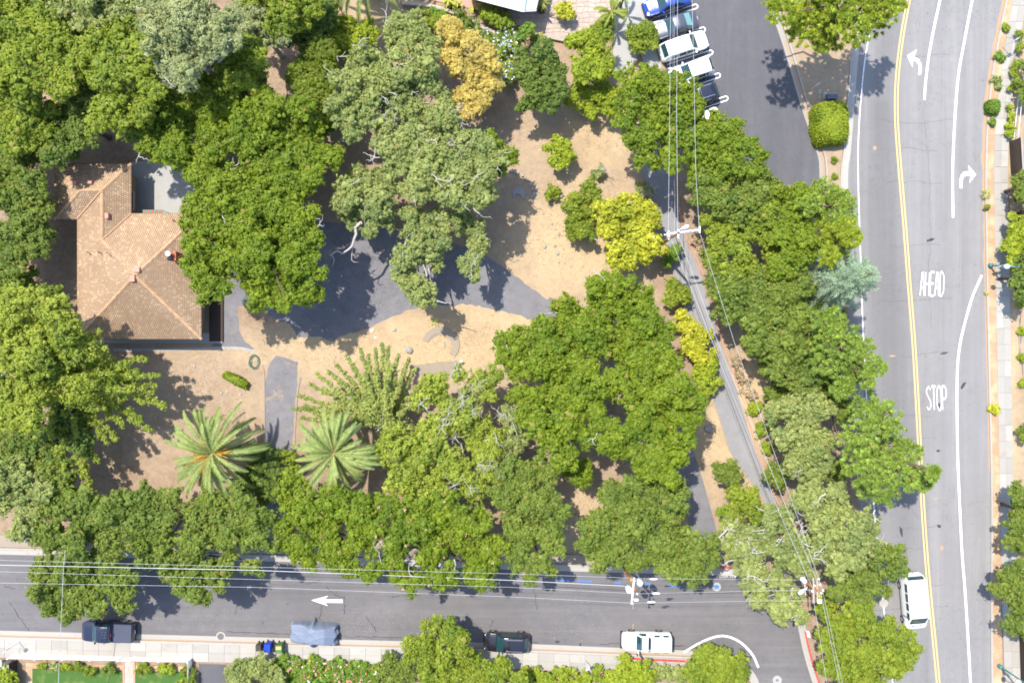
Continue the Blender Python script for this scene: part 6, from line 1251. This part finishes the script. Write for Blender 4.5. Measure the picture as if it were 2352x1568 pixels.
plant('ivy_patch', 'yellowed ivy on the bank edge beside the wires, upper part', 'dry', .5, '1690,830,14 1705,865,16 1720,900,16', None); plant('ivy_patch', 'yellowed ivy on the bank edge beside the wires, lower part', 'bush', .5, '1735,940,16 1750,985,17 1765,1030,16 1775,1075,14', None); plant('dry_bush', 'brown brush on the bank beside the crossarm', 'dry', .7, '1600,545,16 1585,465,14 1610,575,12', None)
# lower left
along_branches('ginkgo_tree', 'yellow green tree with long open boughs left of the palms', (170, 850), 12, [(370, 862, 6.5), (350, 905, 6), (380, 932, 6.5), (345, 990, 5.5), (270, 1012, 5), (300, 835, 7), (335, 830, 6), (250, 800, 8), (225, 1060, 5), (195, 1090, 5), (210, 1125, 4.5), (320, 960, 5), (290, 900, 8), (240, 940, 7), (215, 880, 9), (150, 1080, 5), (300, 870, 7), (260, 860, 8), (360, 885, 6), (330, 925, 6.5), (285, 980, 5.5), (245, 1020, 5), (315, 850, 6.5), (200, 940, 7), (230, 760, 8), (180, 1000, 6), (120, 1010, 6)], 'lf_ginkgo', 2.5, None, .42, .18, 13, '200,800,40 230,850,34 180,900,40')
plant('ginkgo_tree', 'dense yellow green tree at the left edge below the house', 'ginkgo', 11, '60,700,50 30,760,55 100,770,50 60,830,50 150,760,42 20,880,50 90,900,50 175,800,40 70,955,44 30,970,34 110,850,40 20,690,36 130,720,34', None)
plant('oak_tree', 'dark tree in the shade below the dense yellow green one', 'dark', 6, '110,1010,40 160,960,42 60,1030,36 130,1060,36 190,1020,32', None)
fan = [(795, 815, 5), (828, 800, 5.5), (845, 812, 5.2), (876, 786, 6), (893, 795, 6), (915, 815, 5.6), (940, 822, 5.2), (725, 855, 4.4), (684, 908, 4), (668, 938, 3.8), (752, 852, 4.8), (690, 960, 3.6), (770, 835, 5), (708, 880, 4.2), (860, 800, 5.6), (810, 835, 5), (955, 845, 5), (740, 890, 4.4), (700, 930, 4), (965, 880, 5), (780, 870, 5), (960, 920, 5), (930, 850, 5.5), (835, 850, 5.6), (720, 950, 3.8), (800, 900, 5), (765, 920, 4.5), (900, 840, 6), (862, 845, 6), (885, 870, 6.4)]
along_branches('ginkgo_tree', 'spiky open tree with upright boughs fanning above the right palm', (897, 968), 8, fan, 'lf_fan', 1.2, None, .27, .16, 9, '885,965,32 850,945,30 915,1000,34', wob=.03, sp=.55)
plant('thicket_tree', 'tangled yellow green tree with grey dead twigs in the lower middle', 'ginkgo', 7, '1000,872,28 1052,858,18 980,915,34 1105,890,34 1040,960,40 1000,1000,42 1085,995,40 960,1050,42 1040,1058,42 1110,1050,40 1140,1010,28 1000,1110,42 1080,1115,36 930,1100,38 920,1010,40 900,1045,36 1140,1090,30 1125,865,26 1070,930,28', None, 4, twigs=16)
plant('oak_tree', 'grey green bushes between the tangled tree and the green oaks', 'grey', 5.5, '1170,985,30 1155,1040,30 1170,950,24 1180,1020,26', None, 2, twigs=5)
palm('date_palm', 'date palm with orange fruit stalks on the bare soil', 490, 1040, 6.0, 5.2, 84, 'pair of date palms', 7); palm('date_palm', 'paler date palm without fruit, right of the driveway', 768, 1040, 6.0, 4.6, 80, 'pair of date palms')
palm('date_palm', 'date palm cut by the top edge', 838, -75, 5.5, 5.2, 62, None)
palm('palm_seedling', 'tiny yellow palm seedling above the worn ring', 998, 740, .12, .55, 7, None, mat='lf_fern', leafl=.12, crown_droop=.5)
# along the lower street
plant('oak_tree', 'olive oak at the left edge above the street', 'grey', 7.5, '30,1080,42 70,1122,42 20,1150,42 80,1180,36 -10,1110,40 50,1205,32 105,1130,28', gST)
plant('oak_tree', 'dark oak left of centre above the black pickup', 'oak', 8, '140,1160,42 190,1132,36 200,1190,42 130,1222,36 250,1170,42 250,1230,42 180,1242,36 300,1200,40 100,1232,30 290,1150,32 320,1245,30', gST)
plant('oak_tree', 'oak hanging far over the street above the black pickup', 'oak', 7, '110,1310,36 170,1300,42 130,1360,40 200,1350,46 260,1330,40 282,1376,28 222,1390,32 160,1396,32 100,1388,22 78,1360,16 240,1292,32 295,1330,22 300,1355,20', gST, foot=(195, 1248))
plant('oak_tree', 'oak above the street left of the driveway mouth', 'oak', 8, '340,1152,38 400,1160,42 460,1180,42 380,1222,42 450,1240,42 520,1160,36 530,1220,42 590,1190,40 600,1240,34 330,1215,32 560,1140,30 490,1130,28', gST)
plant('oak_tree', 'oak bough over the street above the manhole ring', 'oak', 7, '350,1282,34 400,1300,36 460,1300,40 520,1290,36 575,1292,24 440,1350,30 472,1362,22 502,1332,26 420,1345,22 590,1310,16', gST, foot=(455, 1252))
plant('oak_tree', 'yellowish green oak right of the driveway mouth', 'live', 8, '670,1130,36 720,1160,42 672,1190,36 770,1140,36 750,1210,42 820,1170,42 690,1250,36 760,1268,36 830,1240,42 800,1300,30 850,1312,26 645,1230,24 720,1290,22', gST)
plant('oak_tree', 'oak with brown dead leaves hanging over the street', 'live', 8, '900,1170,42 960,1190,42 1020,1170,42 920,1240,42 990,1250,42 1060,1230,42 1090,1190,36 930,1310,34 950,1342,24 1000,1332,30 1040,1312,30 1102,1300,40 1112,1340,20 1130,1260,36 875,1210,26 905,1290,24', gST, 4, flowers=[('leaf_drift', 60, .2)])
plant('oak_tree', 'feathery green oak above the street, left of the sunny clearing', 'oak', 8, '1180,1080,42 1240,1090,36 1160,1140,36 1222,1150,42 1268,1140,30 1190,1210,42 1250,1220,42 1200,1280,36 1252,1290,34 1222,1322,20 1280,1180,24 1280,1260,20', gST)
plant('bay_tree', 'dark tree in shade between the two palms', 'dark', 4.5, '600,1050,34 592,1100,38 620,1085,28 560,1110,28 605,1130,30', None); plant('garden_shrub', 'green shrub left of the paler palm', 'shrub', 3, '662,1058,24 678,1085,18 650,1080,16', None)
# bottom edge
plant('oak_tree', 'tree over the pavement beside the glossy black car', 'shrub', 5.5, '1000,1440,30 1040,1450,32 1062,1480,32 960,1482,30 1000,1500,38 1030,1475,30 945,1500,18', None, foot=(1012, 1535))
plant('olive_tree', 'olive green tree at the bottom edge below the black car', 'shrub', 4, '1060,1525,36 1110,1535,40 1160,1552,40 1040,1560,36 1100,1580,40 1190,1570,26 990,1545,30', None)
plant('olive_shrub', 'olive grey shrub left of the pink roses at the bottom edge', 'grey', 2.6, '575,1540,34 545,1550,26 605,1535,28 560,1570,34 625,1560,26 530,1570,20', None)
rz_ = [('flower_pink', 120, .13), ('flower_white', 70, .13), ('flower_coral', 60, .13)]
plant('rose_hedge', 'flowering rose hedge with white and pink blooms, left half', 'green', 1.3, '650,1525,20 680,1530,24 715,1535,26 750,1540,26 700,1555,28 660,1555,26 745,1570,30', 'rose hedge', flowers=rz_); plant('rose_hedge', 'flowering rose hedge with pink blooms, right half', 'green', 1.3, '785,1535,24 820,1540,26 855,1540,26 800,1565,28 850,1570,30 880,1545,24', 'rose hedge', flowers=rz_)
plant('oak_shrub', 'dark green shrub between roses and olive tree', 'oak', 2.4, '900,1530,28 930,1545,28 890,1560,28 940,1525,20', None); plant('garden_hedge', 'yellow green hedge along the pavement below the black car', 'bush', 1.4, '1215,1550,22 1250,1552,24 1290,1555,24 1330,1558,24 1370,1556,22 1235,1575,26 1310,1580,28', None, flowers=[('flower_pink', 14, .13)])
plant('laurel_shrub', 'bright green shrub below the white pickup', 'bush', 2.2, '1440,1538,28 1470,1535,26 1415,1550,26 1455,1560,30 1490,1550,20', None); plant('olive_shrub', 'grey green wispy shrub right of the one below the pickup', 'grey', 1.6, '1520,1545,22 1550,1550,22 1565,1540,16', None)
plant('oak_tree', 'rounded olive tree inside the curved white line', 'shrub', 4.4, '1620,1515,32 1650,1530,42 1690,1535,34 1600,1545,34 1650,1570,40 1710,1565,30 1670,1508,24', None, foot=(1642, 1540))
plant('garden_shrub', 'yellow green shrub at the bottom left corner', 'bush', 2, '10,1550,24 22,1562,20 5,1575,24', None)
for k, (x, y, r, sp, lb) in enumerate(((95, 1527, 8, 'bush', 'leftmost yellow plant of the flower bed by the picket fence'), (125, 1528, 9, 'grey', 'grey plant second in the flower bed by the picket fence'), (150, 1530, 8, 'bush', 'yellow plant right of the service cable in the flower bed'), (178, 1530, 11, 'shrub', 'rounded green shrub in the middle of the flower bed'), (205, 1537, 10, 'shrub', 'green shrub at the lawn edge, fifth in the bed'), (250, 1535, 14, 'oak', 'biggest green shrub left of the garden path'), (325, 1533, 13, 'shrub', 'green shrub just right of the garden path'), (380, 1535, 13, 'bush', 'yellow shrub in the right hand flower bed'), (425, 1535, 13, 'shrub', 'green shrub at the right end of the flower bed'))): plant('bed_plant', lb, sp, .8, '%d,%d,%d %d,%d,%d' % (x, y, r, x + r, y + 2, r * .7), 'plants behind the picket fence', flowers=[('flower_magenta', 5, .12)] if k in (7, 8) else None)
plant('garden_shrub', 'green shrub at the foot of the short picket fence', 'shrub', 1.3, '435,1562,14 420,1566,12', None)
# right edge
plant('bamboo_shrub', 'yellow green leafy shrub behind the teal street lamp', 'bush', 3, '2338,520,24 2335,560,30 2345,600,28 2328,590,20 2355,550,30 2325,500,14', None); plant('cypress_tree', 'dark green tree below the lamp on the right edge', 'dark', 4.5, '2350,640,30 2365,600,34 2360,670,26', None)
plant('oak_tree', 'green tree over the board fence at the right edge', 'oak', 4, '2345,425,22 2360,400,26 2350,455,18', None); plant('ornamental_shrub', 'red tipped shrub at the top of the yellow green one', 'dry', 2, '2330,478,14 2345,470,14', None)
plant('ivy_hedge', 'green hedge with yellow leaves at the top right sidewalk, upper', 'shrub', 1.0, '2342,80,10 2338,110,10 2334,145,11 2332,170,11 2328,200,10', None); plant('ivy_hedge', 'yellow green low hedge at the top right sidewalk, lower', 'bush', .9, '2322,245,8 2321,270,10 2320,290,10 2319,310,9', None); plant('garden_shrub', 'green shrub behind the rail fence at the right edge', 'oak', 2, '2350,200,20 2356,225,16 2352,160,14', None)
plant('oak_tree', 'green oak over the sidewalk at the right, upper of two', 'oak', 5, '2332,1132,26 2345,1172,34 2340,1222,36 2325,1200,22 2360,1140,30 2362,1250,30', None); plant('oak_tree', 'green oak over the sidewalk at the right, lower of two', 'oak', 5, '2310,1340,28 2342,1320,34 2330,1392,36 2320,1432,24 2355,1360,34 2350,1430,30 2300,1320,18', None); plant('garden_shrub', 'small green shrub at the right edge above the two oaks', 'shrub', 1.6, '2352,1000,14 2360,985,14', None)
plant('dry_bush', 'row of straw coloured brush right of the sidewalk', 'bush', .6, '2342,700,8 2348,760,8 2346,820,9 2350,880,9', None)
for x, y, r, sp, lb in ((2306, 64, 8, 'bush', 'topmost small green shrub in the planting strip'), (2296, 130, 11, 'green', 'green shrub beside the sign post in the planting strip'), (2288, 190, 12, 'grey', 'olive shrub in the planting strip above the round one'), (2277, 282, 7, 'green', 'tiny shrub below the round one in the planting strip'), (2283, 938, 9, 'lime', 'yellow green shrub far down the planting strip'), (2264, 475, 5, 'shrub', 'tiny tuft below the spiky grass in the planting strip')): plant('strip_shrub', lb, sp, .7, '%g,%g,%g %g,%g,%g' % (x, y, r, x + r * .4, y + r * .5, r * .7), 'shrubs in the planting strip')
clipped('round_shrub', 'neat round green shrub in the planting strip', 2281, 246, 1.15, 1.25, .9, 'lf_green', 0, .1, 2400, 'shrub')
palm('grass_tuft', 'spiky green grass tuft in the planting strip by the right arrow', 2263, 446, .25, .6, 60, None, mat='lf_green', leafl=.05, cat='grass', crown_droop=.8); palm('grass_tuft', 'small spiky tuft in the planting strip near the lamp', 2265, 672, .15, .32, 26, None, mat='lf_fern', leafl=.04, cat='grass', crown_droop=.8)
clipped('clipped_hedge', 'large clipped block hedge on the island', 1908, 283, 3.2, 3.95, 1.7, 'lf_bush', R(3), .13, 14000); clipped('clipped_hedge', 'small clipped box hedge on the bare soil by the palms', 541, 873, 2.5, .72, .7, 'lf_bush', R(-27), .11, 3500)
for x, y, r, lb in ((1914, 367, 7, 'upper of three tiny shrubs below the island hedge'), (1917, 405, 5, 'middle of three tiny shrubs below the island hedge'), (1919, 430, 6, 'lowest of three tiny shrubs below the island hedge')): plant('strip_shrub', lb, 'shrub', .5, '%g,%g,%g' % (x, y, r), 'tiny shrubs on the island')
# dead limb hanging over the driveway
rgd = np.random.default_rng(77); mbd = MB(); b6 = lambda u, v, z: G(588 + u / 4, 392 + v / 4, z)
lim = [(960, 480, 6.2), (912, 520, 6), (922, 580, 5.9), (905, 620, 5.8), (885, 690, 5.6), (850, 725, 5.5), (795, 760, 5.4), (740, 735, 5.3), (690, 770, 5.2), (668, 775, 5.1), (705, 785, 5.0), (718, 825, 5.0), (705, 870, 4.9)]
mbd.tube([b6(*p) for p in lim], [.15, .15, .14, .12, .11, .1, .09, .085, .08, .07, .06, .05, .03], 7); mbd.tube([b6(*p) for p in ((888, 690, 5.5), (880, 760, 5), (878, 820, 4.8), (900, 840, 4.7), (945, 840, 4.6))], [.05, .045, .04, .035, .02], 6)
for p in lim[3:]: gnarl(mbd, b6(*p), rgd.normal(0, 1, 3) * (1, 1, .2), .4, .02, rgd, 2)
db = thing('dead_limb', 'bare pale crooked limb reaching over the driveway', 'branch', b6(960, 480, 0) ); mbd.build('limb', M['pale_bark'], db, smooth=True); MB().tube([G(842, 512, 0), b6(960, 480, 6.2)], [.2, .15], 8).build('trunk', M['pale_bark'], db)
# dry grass tufts and fallen leaves scattered over the open soil
def scatter(name, label, cat, areas, n, size, mat, up, seed):
    rg = np.random.default_rng(seed); P = []
    for (x, y, rx, ry, w) in areas: k = int(n * w); a = rg.normal(0, 1, (k, 2)) * .55; P.append(np.stack([x + a[:, 0] * rx, y + a[:, 1] * ry], 1))
    P = np.concatenate(P); k = (1) / SC; W = np.stack([(P[:, 0] - 1176) * k, -(P[:, 1] - 784) * k, rg.uniform(.02, .06, len(P))], 1); N = unit(rg.normal(size=W.shape) * .6 + (0, 0, up)); tag(obj(name, quad_mesh(name, leaves(W, N, size, rg, .45)), M[mat]), label, cat, None, 'stuff')
scatter('dry_grass', 'short dry straw on the open slopes', 'grass', [(900, 810, 330, 60, .3), (1320, 540, 150, 140, .3), (1350, 310, 120, 60, .12), (1110, 770, 120, 70, .12), (1640, 1000, 50, 110, .06), (1340, 1180, 70, 70, .06), (880, 50, 60, 50, .04)], 9000, .09, 'lf_dry', 1.2, 3)
scatter('fallen_leaves', 'brown fallen leaves lying under the oaks', 'leaves', [(600, 180, 120, 120, .15), (820, 330, 120, 60, .15), (1130, 260, 80, 60, .1), (470, 920, 160, 150, .25), (780, 440, 60, 60, .1), (100, 560, 80, 120, .1), (1350, 1120, 100, 90, .15)], 16000, .09, 'leaf_drift', 1.2, 4)
scatter('street_litter', 'pale fallen leaves along the lower street', 'leaves', [(900, 1440, 260, 30, .6), (500, 1440, 260, 30, .2), (1250, 1450, 150, 30, .2)], 420, .09, 'leaf_drift', 3, 5)
